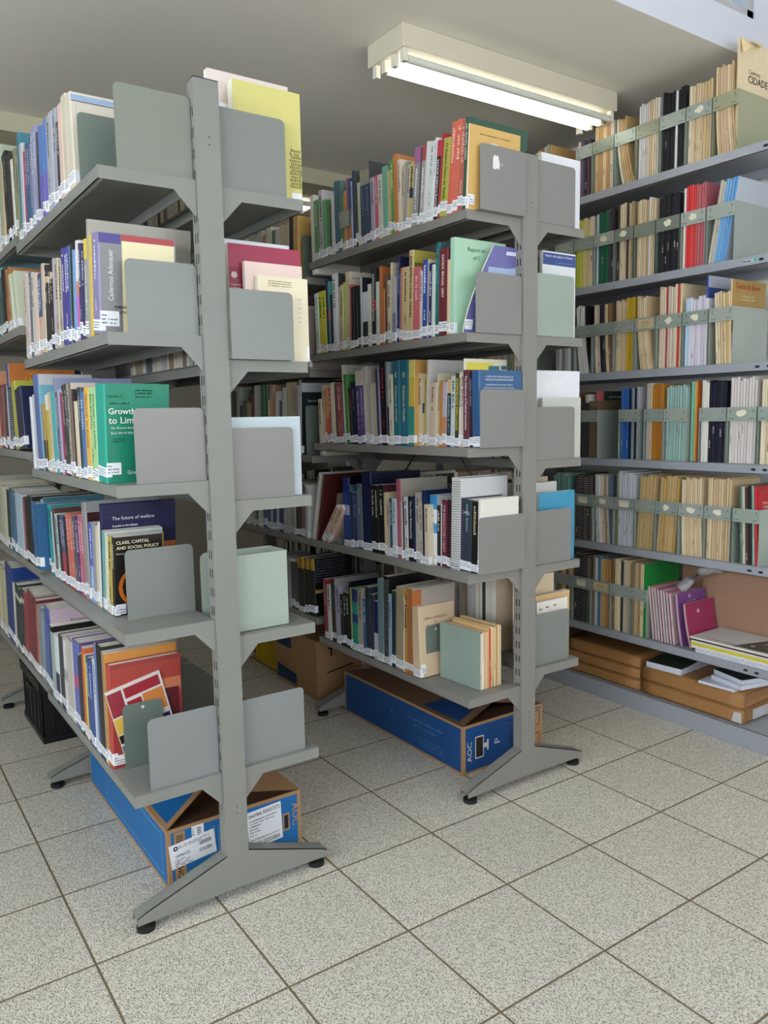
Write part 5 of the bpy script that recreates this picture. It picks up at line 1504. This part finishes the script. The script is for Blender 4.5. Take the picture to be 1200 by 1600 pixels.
# clear plastic bag behind the notebooks
q = MB(); n = 9
for i in range(n):
    for j in range(5):
        pass
bgm = bpy.data.materials.new('clear_plastic'); bgm.use_nodes = True; bb = bgm.node_tree.nodes['Principled BSDF']; bb.inputs['Base Color'].default_value = (.8, .82, .85, 1); bb.inputs['Roughness'].default_value = .25; bb.inputs['Transmission Weight'].default_value = .6; bb.inputs['Alpha'].default_value = .7
pts = [(2.50, .14, .56), (2.52, .11, .60), (2.55, .075, .635), (2.58, .04, .655), (2.60, .01, .655)]
q.tube(pts, .022, 0, 9); o = q.build('plastic_bag', bgm, None, smooth=True); tag(o, 'crumpled clear plastic bag behind the leaning spiral notebooks', 'bag')
# cardboard sheets against the back
CB = mat('a07c64', .85, 0, .15, .05, 8)
q = MB(); q.box((2.66, .135, .333), (2.672, .24, .690)); o = q.build('cardboard_sheet', CB); tag(o, 'brown cardboard sheet standing behind the spiral notebooks', 'cardboard')
q = MB(); q.box((2.645, -.355, .333), (2.657, .128, .690)); o = q.build('cardboard_sheet', mat('a8846c', .85, 0, .15, .05, 8)); tag(o, 'wide brown cardboard sheet behind the stacked magazines at the right', 'cardboard')
# stack of magazines lying flat
def flat(x, y, z, wx, wy, t, c, label, rz=0, edge='e0dcd4', name='magazine', cat='magazine', curl=0):
    m = MB(); n = 6 if curl else 1
    for k in range(n):
        a, b_ = k/n, (k+1)/n; za, zb = curl*a**2.2, curl*b_**2.2
        m.poly([(a*wx, 0, t+za), (b_*wx, 0, t+zb), (b_*wx, wy, t+zb), (a*wx, wy, t+za)], 0)
        m.poly([(a*wx, 0, za*.0), (b_*wx, 0, zb*.0), (b_*wx, 0, t+zb), (a*wx, 0, t+za)], 1); m.poly([(a*wx, wy, 0), (b_*wx, wy, 0), (b_*wx, wy, t+zb), (a*wx, wy, t+za)], 1)
    m.poly([(0, 0, 0), (0, wy, 0), (0, wy, t), (0, 0, t)], 1); m.poly([(wx, 0, 0), (wx, wy, 0), (wx, wy, t+curl), (wx, 0, t+curl)], 1); m.poly([(0, 0, 0), (wx, 0, 0), (wx, wy, 0), (0, wy, 0)], 1)
    o = m.build(name, [cover_mat(c), mat(edge, .8, 0, .2, .04, 60)]); o.location = (x, y, z); o.rotation_euler = (0, 0, rz)
    return tag(o, label, cat)
zz = WZ[5]+.001
specs = [('2a4fa0', 'lowest', 'c8ccd8', .016), ('2a4fa0', 'second', 'e0e0e0', .012), ('d8c830', 'third', 'd8c830', .011), ('d8d4cc', 'fourth', 'e0dcd0', .008), ('b8a898', 'fifth', '5a4a44', .008)]
for c, nm, ed, tk in specs:
    flat(2.405 + R.uniform(0, .008), -.345, zz, .215, .365 if nm != 'lowest' else .345, tk, c, 'flat-lying magazine, %s from the bottom of the stack, sixth wall shelf' % nm, 0, ed); zz += tk+.0006
tp = flat(2.402, -.35, zz, .225, .372, .007, 'c4c8c4', 'white magazine with green photo cover on top of the stack, sixth wall shelf')
q = MB(); q.poly([(.01, .19, .0074), (.20, .13, .0074), (.21, .02, .0074), (.02, .01, .0074)], 0)
for k in range(26):
    a, b_ = R.uniform(.01, .19), R.uniform(.01, .15); s = R.uniform(.008, .026); q.poly([(a, b_, .0078+.00002*k), (a+s, b_+s*.3, .0078+.00002*k), (a+s*.9, b_+s, .0078+.00002*k), (a-s*.1, b_+s*.7, .0078+.00002*k)], 1+k % 4)
q.build('cover_picture', [cover_mat('2c342c'), cover_mat('6a8a4a'), cover_mat('4a6a70'), cover_mat('1c241c'), cover_mat('90a090')], tp, recalc=False)
q = MB(); marks(q, (.02, .33, .0075), (0, -1, 0), (1, 0, 0), .17, .014); q.build('cover_lettering', mat('8a8e8c', .6), tp, recalc=False)
q = MB()
for j in range(4):
    c0 = .06+.07*j
    for k in range(16):
        a, b_ = 2*math.pi*k/16, 2*math.pi*(k+1)/16
        q.poly([(2.4035, -.345+.06+.075*j+.014*math.cos(a), .352+.012*math.sin(a)), (2.4035, -.345+.06+.075*j+.014*math.cos(b_), .352+.012*math.sin(b_)), (2.4035, -.345+.06+.075*j+.011*math.cos(b_), .352+.009*math.sin(b_)), (2.4035, -.345+.06+.075*j+.011*math.cos(a), .352+.009*math.sin(a))])
q.build('edge_pattern', mat('e8ecf4', .6), tp, recalc=False); bpy.data.objects['edge_pattern'].location = (0, 0, 0)
bpy.data.objects['edge_pattern'].parent = None; tmp = bpy.data.objects['edge_pattern']; tmp.parent = tp; tmp.matrix_parent_inverse = Matrix.Translation(-Vector(tp.location))

# brown paper parcels on the base shelf
def parcel(y0, y1, z, h, x0, x1, label, sticker=False):
    m = MB(); nx, ny, nz = 6, 12, 3; rr = random.Random(int(y0*1000+z*100))
    o = []
    import bmesh
    bm = bmesh.new(); bmesh.ops.create_cube(bm, size=1); bmesh.ops.scale(bm, vec=(x1-x0, y1-y0, h), verts=bm.verts)
    bmesh.ops.bevel(bm, geom=bm.edges[:], offset=.008, segments=2, affect='EDGES')
    bmesh.ops.subdivide_edges(bm, edges=[e for e in bm.edges if e.calc_length() > .03], cuts=7, use_grid_fill=True)
    for v in bm.verts:
        n_ = .0026*math.sin(v.co.y*61+v.co.z*40+z*20)+.0022*math.sin(v.co.x*90+v.co.y*33+y0*10)
        v.co += v.co.normalized()*0 + Vector((n_ if abs(v.co.x) > (x1-x0)*.49 else 0, 0, (-abs(n_)*.8) if v.co.z > h*.45 else 0))
        if v.co.x < -(x1-x0)*.48: v.co.x = max(v.co.x, -(x1-x0)/2)
    me = bpy.data.meshes.new('parcel'); bm.to_mesh(me); bm.free(); me.polygons.foreach_set('use_smooth', [True]*len(me.polygons))
    me.materials.append(KRAFT); ob = bpy.data.objects.new('parcel', me); COL.objects.link(ob); ob.location = ((x0+x1)/2, (y0+y1)/2, z+h/2)
    q = MB(); X = -(x1-x0)/2-.0012; Y = -(y1-y0)/2-.0012   # folded paper ends
    q.poly([(-(x1-x0)/2+.01, Y, -h/2+.004), (X+.05, Y, 0), (-(x1-x0)/2+.01, Y, h/2-.004)]); q.poly([(-(x1-x0)/2+.01, Y-.0004, h/2-.003), ((x1-x0)/2-.01, Y-.0004, h/2-.003), ((x1-x0)/2-.05, Y-.0004, 0), (-(x1-x0)/2+.05, Y-.0004, 0)])
    q.build('folded_flap', KRAFT2, ob)
    if sticker:
        q = MB(); q.poly([(X-.0002, (y0-y1)/2+.0, -.022), (X-.0002, (y0-y1)/2+.045, -.022), (X-.0002, (y0-y1)/2+.035, .018), (X-.0002, (y0-y1)/2+.004, .020)])
        q.poly([((x0-x1)/2+.07, Y-.001, -.02), ((x0-x1)/2+.22, Y-.001, -.02), ((x0-x1)/2+.22, Y-.001, .022), ((x0-x1)/2+.07, Y-.001, .022)]); q.build('packing_tape', mat('c8c8c8', .15, 0, .6), ob)
    return tag(ob, label, 'parcel', 'brown paper parcels on the base shelf')
KRAFT = mat('a87a4a', .42, 0, .45, .10, 12); KRAFT2 = mat('9c7042', .45, 0, .4, .10, 12)
parcel(-.205, .272, .0795, .060, 2.425, 2.69, 'lower brown paper parcel of the right-hand stack, with clear tape at its end', True)
parcel(-.205, .272, .1405, .062, 2.422, 2.69, 'upper brown paper parcel of the right-hand stack, under the white booklets')
parcel(.285, .90, .0795, .050, 2.425, 2.69, 'lowest brown paper parcel of the left-hand stack')
parcel(.285, .90, .1305, .050, 2.423, 2.69, 'middle brown paper parcel of the left-hand stack')
parcel(.285, .72, .1815, .052, 2.423, 2.69, 'topmost brown paper parcel of the left-hand stack')
parcel(.74, .98, .1815, .040, 2.43, 2.69, 'short brown parcel behind the topmost one, far end of the base shelf')
zz = .2035
for k, (y, c, t, rz, lab, curl) in enumerate((
    (.085, 'c8ccd8', .013, .06, 'lower white booklet of the left pile on the brown parcels', 0), (.082, '2a3a28', .013, .10, 'upper booklet with dark cover curling up, left pile on the parcels', .022))):
    flat(2.440, y, zz, .235, .165, t, c, lab, rz, 'd4d8e4', 'booklet', 'booklet', curl); zz += t+.0008
zz = .2035
for k, (y, c, t, rz, lab, curl) in enumerate((
    (-.165, 'c8ccd8', .010, .05, 'thin curled white booklet at the bottom of the right pile', .0), (-.185, 'd0d4e0', .018, -.22, 'thick white booklet in the middle of the right pile', 0), (-.180, '20262a', .018, -.28, 'top white booklet of the right pile with dark cover', .0))):
    flat(2.430+.012*k, y, zz, .220, .155, t, c, lab, rz, 'd4d8e6', 'booklet', 'booklet', curl); zz += t+.0008

# shelf sticker on the second wall shelf
q = MB(); q.poly([(2.4072, -.150, 1.852), (2.4072, -.192, 1.852), (2.4072, -.192, 1.866), (2.4072, -.150, 1.866)], 0); marks(q, (2.4068, -.152, 1.856), (0, -1, 0), V, .030, .006, 1)
o = q.build('property_tag', [mat('b8bcc0', .5), mat('3a2a34', .6)], None, recalc=False)
q2 = MB(); q2.cyl((-.198, 1.861), .007, 'x', 2.4068, 2.4072, 0, 14); q2.build('green_dot', mat('4ac09a', .5), o)
tag(o, 'small property tag with a green dot on the second wall shelf edge', 'tag')

# ================================================================== files standing on the double-sided racks
LG = mat('a9b5aa', .42, .05, .5, .04, 6)
t = empty('magazine_file', (.383, .082, .7345)); e = .0014
for yy in (0, .105): s = MB(); s.prism(rrect(0, 0, .215, .212, .018, 'tl'), 'y', yy, yy+e); s.build('side_panel', LG, t)
s = MB(); s.box((.2136, 0, 0), (.215, .1064, .212)); s.box((0, 0, 0), (.215, .105, e)); s.build('back_panel', LG, t)
tag(t, 'empty pale green steel magazine file right of the near upright, fourth shelf', 'magazine file')
# the file whose open side faces the viewer, bottom shelf of the middle rack
t = empty('magazine_file', (1.345, .118, .3645)); LG2 = mat('9aada2', .4, .1, .5, .04, 6)
for xx in (0, .104): s = MB(); s.prism(rrect(0, 0, .205, .208, .012, 'tr'), 'x', xx, xx+e); s.build('side_panel', LG2, t)
s = MB(); s.box((0, .204, 0), (.105, .205, .19)); s.box((0, 0, 0), (.105, .205, e)); s.build('back_panel', LG2, t)
t.rotation_euler = (0, 0, .06)
tag(t, 'green steel magazine file with its open side to the viewer, middle rack bottom shelf', 'magazine file')
cs = ['8a3a9a', 'e0d8c8', 'd8b890', 'e0c8a0', 'd0a070', 'c83a3a', 'e8d8b0', 'd8c090', 'e0cca0', 'c89868', 'e0d0a8', 'd8c8a0']
for k, c in enumerate(cs):
    th = .0078; hh = .200 + (.014 if k > 4 else 0) + R.uniform(-.003, .004)
    o = magazine(th, hh, .185, c if k else 'e0d8cc', 0, 'magazine', c if k in (0, 4, 9) else 'd8b078'); o.rotation_euler = (0, 0, math.pi/2+.06)
    o.location = (1.345+.0035+th+k*(th+.0002), .119 + R.uniform(0, .004), .3665)
    tag(o, '%s magazine, %s from left in the viewer-facing file, middle rack bottom shelf' % ('purple' if k == 0 else cname(c), ordinal(k+1)), 'magazine', 'magazines in the viewer-facing file')
# low spare bookend lying on the fourth shelf, far bay
bookend(1.262, 1.36, .905, .789, .030, 'd', 'low metal bookend lying flat on the middle rack fourth shelf')

# ================================================================== boxes on the floor
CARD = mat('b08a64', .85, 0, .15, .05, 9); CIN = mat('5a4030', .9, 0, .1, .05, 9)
def carton(name, x0, x1, y0, y1, h, blue, open_top, th=.004):
    t = empty(name, (x0, y0, 0)); X, Y = x1-x0, y1-y0
    b_ = MB(); b_.box((0, 0, 0), (X, th, h)); b_.box((0, Y-th, 0), (X, Y, h)); b_.box((0, th, 0), (th, Y-th, h)); b_.box((X-th, th, 0), (X, Y-th, h)); b_.box((th, th, 0), (X-th, Y-th, th))
    if not open_top: b_.box((0, 0, h-.003), (X, Y, h+.001))
    b_.build('carton_walls', CARD, t)
    if blue:
        p = MB(); k = .0006
        p.poly([(.012, -k, .010), (X-.012, -k, .010), (X-.012, -k, h-.010), (.012, -k, h-.010)]); p.poly([(-k, Y-.012, .010), (-k, .012, .010), (-k, .012, h-.010), (-k, Y-.012, h-.010)])
        p.build('blue_print', mat(blue, .5, 0, .35, .05, 8), t, recalc=False)
    return t
def stext(t, items, u, v, m, name): 
    mb = MB()
    for (s, o, w_, h_) in items: put_text(mb, s, o, u, v, w_, h_, 0, .0004)
    return mb.build(name, m, t, recalc=False)
WM = mat('d8d4cc', .6); DK = mat('2a2420', .7); ORB = mat('c08a54', .7)
# blue monitor box under the near rack (printing upside down on its end)
t = carton('monitor_box', .250, .672, .190, 1.02, .176, '1f6fb0', True)
X, H = .422, .176; UF = (-1, 0, 0); VF = (0, 0, -1); UL = (0, 1, 0)
# AOC, sideways
stext(t, [('AOC', (X-.030, -.0012, .140), .072, .022)], (0, 0, -1), (1, 0, 0), ORB, 'brand_lettering')
p = MB(); k = -.0012
p.poly([(X-.062, k, .060), (X-.040, k, .060), (X-.040, k, .115), (X-.062, k, .115)], 0); p.poly([(X-.058, k-.0002, .066), (X-.044, k-.0002, .066), (X-.044, k-.0002, .109), (X-.058, k-.0002, .109)], 1)
p.poly([(.020, k, .014), (.052, k, .014), (.052, k, .164), (.020, k, .164)], 0)
for j in range(9): p.poly([(.026, k-.0002, .112+.005*j), (.046, k-.0002, .112+.005*j), (.046, k-.0002, .1145+.005*j), (.026, k-.0002, .1145+.005*j)], 1)
p.build('printed_panel', [CARD, DK], t, recalc=False)
stext(t, [('HDMI', (.047, k-.0004, .090), .060, .018)], (0, 0, -1), (-1, 0, 0), DK, 'printed_lettering') if 0 else stext(t, [('HDMI', (.044, k-.0004, .012), .052, .016)], (0, 0, 1), (-1, 0, 0), DK, 'printed_lettering')
p = MB()
for j in range(8): marks(p, (.130+.012*j, k, .150), (0, 0, -1), (-1, 0, 0), .09, .004)
p.build('small_print', mat('7aa0c8', .6), t, recalc=False)
p = MB(); p.poly([(.072, k-.0003, .105), (.108, k-.0003, .105), (.108, k-.0003, .168), (.072, k-.0003, .168)], 0)
for j in range(9): p.poly([(.088, k-.0006, .118+.005*j), (.100, k-.0006, .118+.005*j), (.100, k-.0006, .1205+.005*j), (.088, k-.0006, .1205+.005*j)], 1)
marks(p, (.078, k-.0006, .112), (0, 0, 1), (-1, 0, 0), .05, .004, 1); p.build('barcode_sticker', [LABEL, DK], t, recalc=False)
# tilted white shipping label
lo = Vector((.010, k-.0008, .058)); lu = Vector((1, 0, .10)).normalized(); lv = Vector((-.10, 0, 1)).normalized()
p = MB(); p.poly([lo, lo+lu*.135, lo+lu*.135+lv*.072, lo+lv*.072], 0); lo2 = lo+Vector((0, -.0004, 0))
for j in range(14): p.poly([lo2+lu*(.088+.0026*j)+lv*.040, lo2+lu*(.0893+.0026*j)+lv*.040, lo2+lu*(.0893+.0026*j)+lv*.052, lo2+lu*(.088+.0026*j)+lv*.052], 1)
for j, (a, z_, l) in enumerate(((.028, .060, .09), (.028, .055, .07), (.012, .022, .03), (.012, .016, .045), (.012, .010, .04), (.012, .004, .05))): marks(p, lo2+lu*a+lv*z_, lu, lv, l, .003, 1)
for j in range(12):
    a, b_ = 2*math.pi*j/12, 2*math.pi*(j+1)/12; c_ = lo2+lu*.019+lv*.058
    p.poly([c_+lu*.007*math.cos(a)+lv*.007*math.sin(a), c_+lu*.007*math.cos(b_)+lv*.007*math.sin(b_), c_+lu*.003*math.cos(b_)+lv*.003*math.sin(b_), c_+lu*.003*math.cos(a)+lv*.003*math.sin(a)], 1)
sl = p.build('shipping_label', [LABEL, DK], t, recalc=False)
p = MB(); put_text(p, '149901/22', lo2+lu*.016+lv*.030, lu, lv, .042, .008, 0, .0004); put_text(p, 'COCEN', lo2+lu*.085+lv*.020, lu, lv, .036, .009, 0, .0005); p.build('label_text', DK, sl, recalc=False)
lo = Vector((.246, k-.0008, .036)); lu = Vector((1, 0, .06)).normalized(); lv = Vector((-.04, 0, 1)).normalized(); lo2 = lo+Vector((0, -.0004, 0))
p = MB(); p.poly([lo, lo+lu*.112, lo+lu*.112+lv*.118, lo+lv*.118], 0)
for j in range(6): marks(p, lo2+lu*.006+lv*(.086-.009*j), lu, lv, (.09, .08, .04, .03, .035, .02)[j], .0035, 1)
marks(p, lo2+lu*.006+lv*.026, lu, lv, .10, .0035, 1); sl = p.build('shipping_label', [LABEL, DK], t, recalc=False)
p = MB(); put_text(p, 'DATEN', lo2+lu*.006+lv*.098, lu, lv, .040, .010, 0, .0005); put_text(p, '000057372', lo2+lu*.052+lv*.098, lu, lv, .056, .012); put_text(p, '218751 0725/0800', lo2+lu*.008+lv*.006, lu, lv, .094, .012); p.build('label_text', DK, sl, recalc=False)
# flaps: left flap with blue printing lies inward, top edges
fl_ = MB(); fl_.poly([(0, .0, .176), (.15, .11, .208), (.15, .70, .200), (0, .83, .176)]); fl_.poly([(0, .0, .180), (.15, .11, .212), (.15, .70, .204), (0, .83, .180)]); fl_.poly([(0, 0, .176), (.15, .11, .208), (.15, .11, .212), (0, 0, .180)])
ff = fl_.build('side_flap', CARD, t)
p = MB(); p.poly([(.012, .03, .1825), (.125, .115, .2065), (.125, .65, .203), (.012, .75, .1825)]); p.build('flap_print', mat('1f6fb0', .5, 0, .35), ff, recalc=False)
fl_ = MB(); fl_.poly([(.422, .0, .176), (.30, .13, .150), (.30, .70, .150), (.422, .83, .176)]); fl_.build('side_flap', CARD, t)
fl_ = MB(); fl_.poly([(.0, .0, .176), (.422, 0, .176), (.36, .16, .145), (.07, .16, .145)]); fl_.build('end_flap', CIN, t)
p = MB(); a = [(-.0012, .045, .150), (-.0012, .60, .150), (-.0012, .60, .030), (-.0012, .045, .030)]
for i in range(4):
    p0, p1 = Vector(a[i]), Vector(a[(i+1) % 4]); d_ = (p1-p0).normalized(); n_ = Vector((1, 0, 0)).cross(d_)*.0015
    p.poly([p0-n_, p1-n_, p1+n_, p0+n_])
p.build('printed_frame', mat('7ab0d8', .6), t, recalc=False)
tag(t, 'open blue monitor box with white shipping labels under the near rack', 'cardboard box')
# blue monitor box under the middle rack
t = carton('monitor_box', 1.372, 1.779, .243, 1.060, .186, '1c4f8c', True)
stext(t, [('AOC', (.042, -.0012, .045), .075, .022)], (0, 0, 1), (-1, 0, 0), WM, 'brand_lettering')
p = MB(); k = -.0012
p.poly([(.058, k, .050), (.100, k, .050), (.100, k, .135), (.058, k, .135)], 0); p.poly([(.062, k-.0002, .055), (.096, k-.0002, .055), (.096, k-.0002, .130), (.062, k-.0002, .130)], 1)
p.poly([(.100, k, .084), (.116, k, .084), (.116, k, .101), (.100, k, .101)], 0); p.poly([(.116, k, .072), (.124, k, .072), (.124, k, .113), (.116, k, .113)], 0)
p.poly([(.262, k, .006), (.400, k, .006), (.400, k, .172), (.262, k, .172)], 2)
for j in range(3): 
    c_ = .035+.045*j
    for a in range(14):
        g0, g1 = 2*math.pi*a/14, 2*math.pi*(a+1)/14
        p.poly([(.285+.013*math.cos(g0), k-.0003, c_+.016*math.sin(g0)), (.285+.013*math.cos(g1), k-.0003, c_+.016*math.sin(g1)), (.285+.007*math.cos(g1), k-.0003, c_+.010*math.sin(g1)), (.285+.007*math.cos(g0), k-.0003, c_+.010*math.sin(g0))], 1)
for (a0, a1, b0, b1) in ((.345, .390, .105, .165), (.345, .390, .012, .075)):
    for (q0, q1, s0, s1) in ((a0, a1, b0, b0+.003), (a0, a1, b1-.003, b1), (a0, a0+.003, b0, b1), (a1-.003, a1, b0, b1)): p.poly([(q0, k-.0003, s0), (q1, k-.0003, s0), (q1, k-.0003, s1), (q0, k-.0003, s1)], 1)
p.build('printed_panel', [WM, DK, CARD], t, recalc=False)
stext(t, [('P.', (.185, k, .150), .028, .030), ], (0, 0, -1), (1, 0, 0), WM, 'printed_lettering') if 0 else stext(t, [('P', (.182, k, .085), .020, .028)], (0, 0, 1), (-1, 0, 0), WM, 'printed_lettering')
stext(t, [('usb.o.l', (.246, k-.0004, .055), .105, .026)], (0, 0, 1), (-1, 0, 0), DK, 'handwriting')
stext(t, [('AOC', (-.0012, .775, .135), .055, .018)], (0, -1, 0), (0, 0, 1), mat('3a68a0', .6), 'side_lettering')
p = MB(); marks(p, (-.0012, .34, .120), (0, -1, 0), (0, 0, 1), .22, .012); marks(p, (-.0012, .30, .098), (0, -1, 0), (0, 0, 1), .14, .009)
for j in range(4):
    y_ = .235-.042*j
    for (q0, q1, s0, s1) in ((y_, y_+.036, .030, .032), (y_, y_+.036, .062, .064), (y_, y_+.002, .03, .064), (y_+.034, y_+.036, .03, .064)): p.poly([(-.0012, q1, s0), (-.0012, q0, s0), (-.0012, q0, s1), (-.0012, q1, s1)])
    p.poly([(-.0012, y_+.026, .040), (-.0012, y_+.010, .040), (-.0012, y_+.018, .056)])
p.poly([(-.0012, .46, .115), (-.0012, .45, .10), (-.0012, .44, .115), (-.0012, .45, .122)])
p.build('printed_symbols', mat('4a78ac', .6), t, recalc=False)
fl_ = MB(); fl_.poly([(0, 0, .186), (.26, .12, .190), (.26, .70, .186), (0, .81, .186)]); fl_.poly([(0, 0, .189), (.26, .12, .194), (.26, .70, .189), (0, .81, .189)]); ff = fl_.build('side_flap', mat('8a6a50', .85, 0, .15, .05, 9), t)
p = MB(); p.poly([(.015, .04, .1925), (.17, .115, .1955), (.17, .24, .1945), (.015, .26, .1925)]); p.build('flap_print', mat('1c4f8c', .5, 0, .35), ff, recalc=False)
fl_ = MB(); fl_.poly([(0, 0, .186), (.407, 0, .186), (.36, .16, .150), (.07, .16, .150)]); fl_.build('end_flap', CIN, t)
fl_ = MB(); fl_.poly([(.407, 0, .186), (.27, .12, .186), (.27, .70, .186), (.407, .81, .186)]); fl_.build('side_flap', CARD, t)
tag(t, 'long dark blue monitor box under the middle rack', 'cardboard box')
# brown carton farther back
t = carton('carton', 1.336, 1.70, 1.247, 1.66, .285, None, False)
p = MB(); k = -.0012
p.poly([(.075, k, .20), (.085, k, .20), (.085, k, .235), (.100, k, .235), (.080, k, .262), (.060, k, .235), (.075, k, .235)]); p.build('arrow_mark', DK, t, recalc=False); p = MB(); p.poly([(.055, k, .12), (.20, k, .14), (.20, k, .147), (.055, k, .127)]); p.build('tape_line', DK, t, recalc=False); p = MB()
p.poly([(-.0012, .40, .19), (-.0012, .25, .19), (-.0012, .25, .255), (-.0012, .40, .255)], 1); p.poly([(-.0012, .40, .02), (-.0012, .20, .02), (-.0012, .20, .075), (-.0012, .40, .09)], 1)
p.build('printed_panel', [DK, mat('1c3a60', .6)], t, recalc=False)
tag(t, 'plain brown carton with an up arrow under the middle rack far bay', 'cardboard box')
def crate(name, x0, x1, y0, y1, h, c, lid, label):
    t = empty(name, (x0, y0, 0)); X, Y = x1-x0, y1-y0; M_ = mat(c, .45, 0, .4, .03, 9)
    b_ = MB(); n = .012
    for (a, b2) in (((0, 0), (X, .004)), ((0, Y-.004), (X, Y)), ((0, 0), (.004, Y)), ((X-.004, 0), (X, Y))): b_.box((a[0], a[1], 0), (b2[0], b2[1], h))
    b_.box((0, 0, 0), (X, Y, .004)); body = b_.build('body', M_, t)
    r_ = MB(); 
    for z0, z1, ex in ((h-.03, h, .008), (h*.02, .03, .005)):
        r_.box((-ex, -ex, z0), (X+ex, .0, z1)); r_.box((-ex, Y, z0), (X+ex, Y+ex, z1)); r_.box((-ex, 0, z0), (0, Y, z1)); r_.box((X, 0, z0), (X+ex, Y, z1))
    for s in range(5): yy = Y*(s+.5)/5; r_.box((-.006, yy-.004, .03), (0, yy+.004, h-.03))
    for s in range(4): xx = X*(s+.5)/4; r_.box((xx-.004, -.006, .03), (xx+.004, 0, h-.03))
    r_.build('rim_and_ribs', M_, t)
    hd = MB(); hd.box((-.012, Y*.35, h-.07), (-.006, Y*.65, h-.045)); hd.build('handle', M_, t)
    if lid:
        l = MB(); l.box((-.01, -.01, h), (X+.01, Y+.01, h+.012)); l.build('lid', M_, t)
    return tag(t, label, 'crate')
crate('plastic_crate', .185, .52, 1.490, 1.875, .255, '17181a', True, 'black plastic crate under the far bay of the near rack')
crate('plastic_crate', 1.385, 1.70, 1.72, 2.02, .19, 'c8a818', False, 'yellow plastic crate behind the brown carton')
q = MB(); q.box((0, 0, 0), (.24, .20, .012)); o = q.build('paper_stack', PAPER); o.location = (.20, 1.72, .268); tag(o, 'white paper lying on the black crate', 'paper')

# ================================================================== what is too many to list one by one
# past 300 books or magazines of a kind, those that show least become one mass of stuff
def top_of(o):
    while o.parent is not None: o = o.parent
    return o
bpy.context.view_layer.update()
from mathutils.bvhtree import BVHTree
_V, _F, _own = [], [], []
for o in list(COL.objects):
    if o.type != 'MESH' or o.name.startswith('pane'): continue
    mw = o.matrix_world; b = len(_V); nm = top_of(o).name
    _V += [mw @ v.co for v in o.data.vertices]
    for p in o.data.polygons: _F.append(tuple(b+v for v in p.vertices)); _own.append(nm)
tree = BVHTree.FromPolygons(_V, _F, all_triangles=False)
hits = {}
for iy in range(0, 1600, 4):
    for ix in range(0, 1200, 4):
        d = (f_ + r2*((ix-600)/1235.1) - u2*((iy-800)/1235.1)).normalized()
        idx = tree.ray_cast(co.location, d)[2]
        if idx is not None: k = _own[idx]; hits[k] = hits.get(k, 0) + 1
del tree, _V, _F, _own
def merge(objs, name, label, cat):
    V_, F_, MI, mats, mi = [], [], [], [], {}
    KIDS = {}
    for c in COL.objects:
        if c.parent is not None: KIDS.setdefault(c.parent.name, []).append(c)
    def tree_of(o): return [o] + [x for c in KIDS.get(o.name, []) for x in tree_of(c)]
    allo = [tree_of(t) for t in objs]
    for tr in allo:
        for o in tr:
            if o.type != 'MESH': continue
            mw = o.matrix_world; b = len(V_); V_ += [tuple(mw @ v.co) for v in o.data.vertices]
            for p in o.data.polygons:
                m = o.data.materials[p.material_index]
                if m.name not in mi: mi[m.name] = len(mats); mats.append(m)
                F_.append(tuple(b+v for v in p.vertices)); MI.append(mi[m.name])
    me = bpy.data.meshes.new(name); me.from_pydata(V_, [], F_)
    for m in mats: me.materials.append(m)
    me.polygons.foreach_set('material_index', MI); me.update()
    o = bpy.data.objects.new(name, me); COL.objects.link(o); o['kind'] = 'stuff'; o['label'] = label; o['category'] = cat
    bpy.data.batch_remove([c for tr in allo for c in tr])
for kind, name, label in (('paperback_book', 'paperback_books', 'remaining half-hidden paperbacks on the double-sided shelves'),
                          ('hardback_book', 'hardback_books', 'remaining half-hidden hardbacks on the double-sided shelves'),
                          ('magazine', 'magazines', 'remaining half-hidden magazines in the wall files')):
    L_ = [o for o in COL.objects if o.parent is None and re.fullmatch(kind + r'(\.\d+)?', o.name)]
    L_.sort(key=lambda o: -hits.get(o.name, 0))
    keep = [o for o in L_ if hits.get(o.name, 0) >= 1][:298]
    ks = set(o.name for o in keep); rest = [o for o in L_ if o.name not in ks]
    print('KIND', kind, len(L_), 'kept', len(keep), 'rest', len(rest))
    if rest: merge(rest, name, label, 'books' if 'book' in kind else 'magazines')
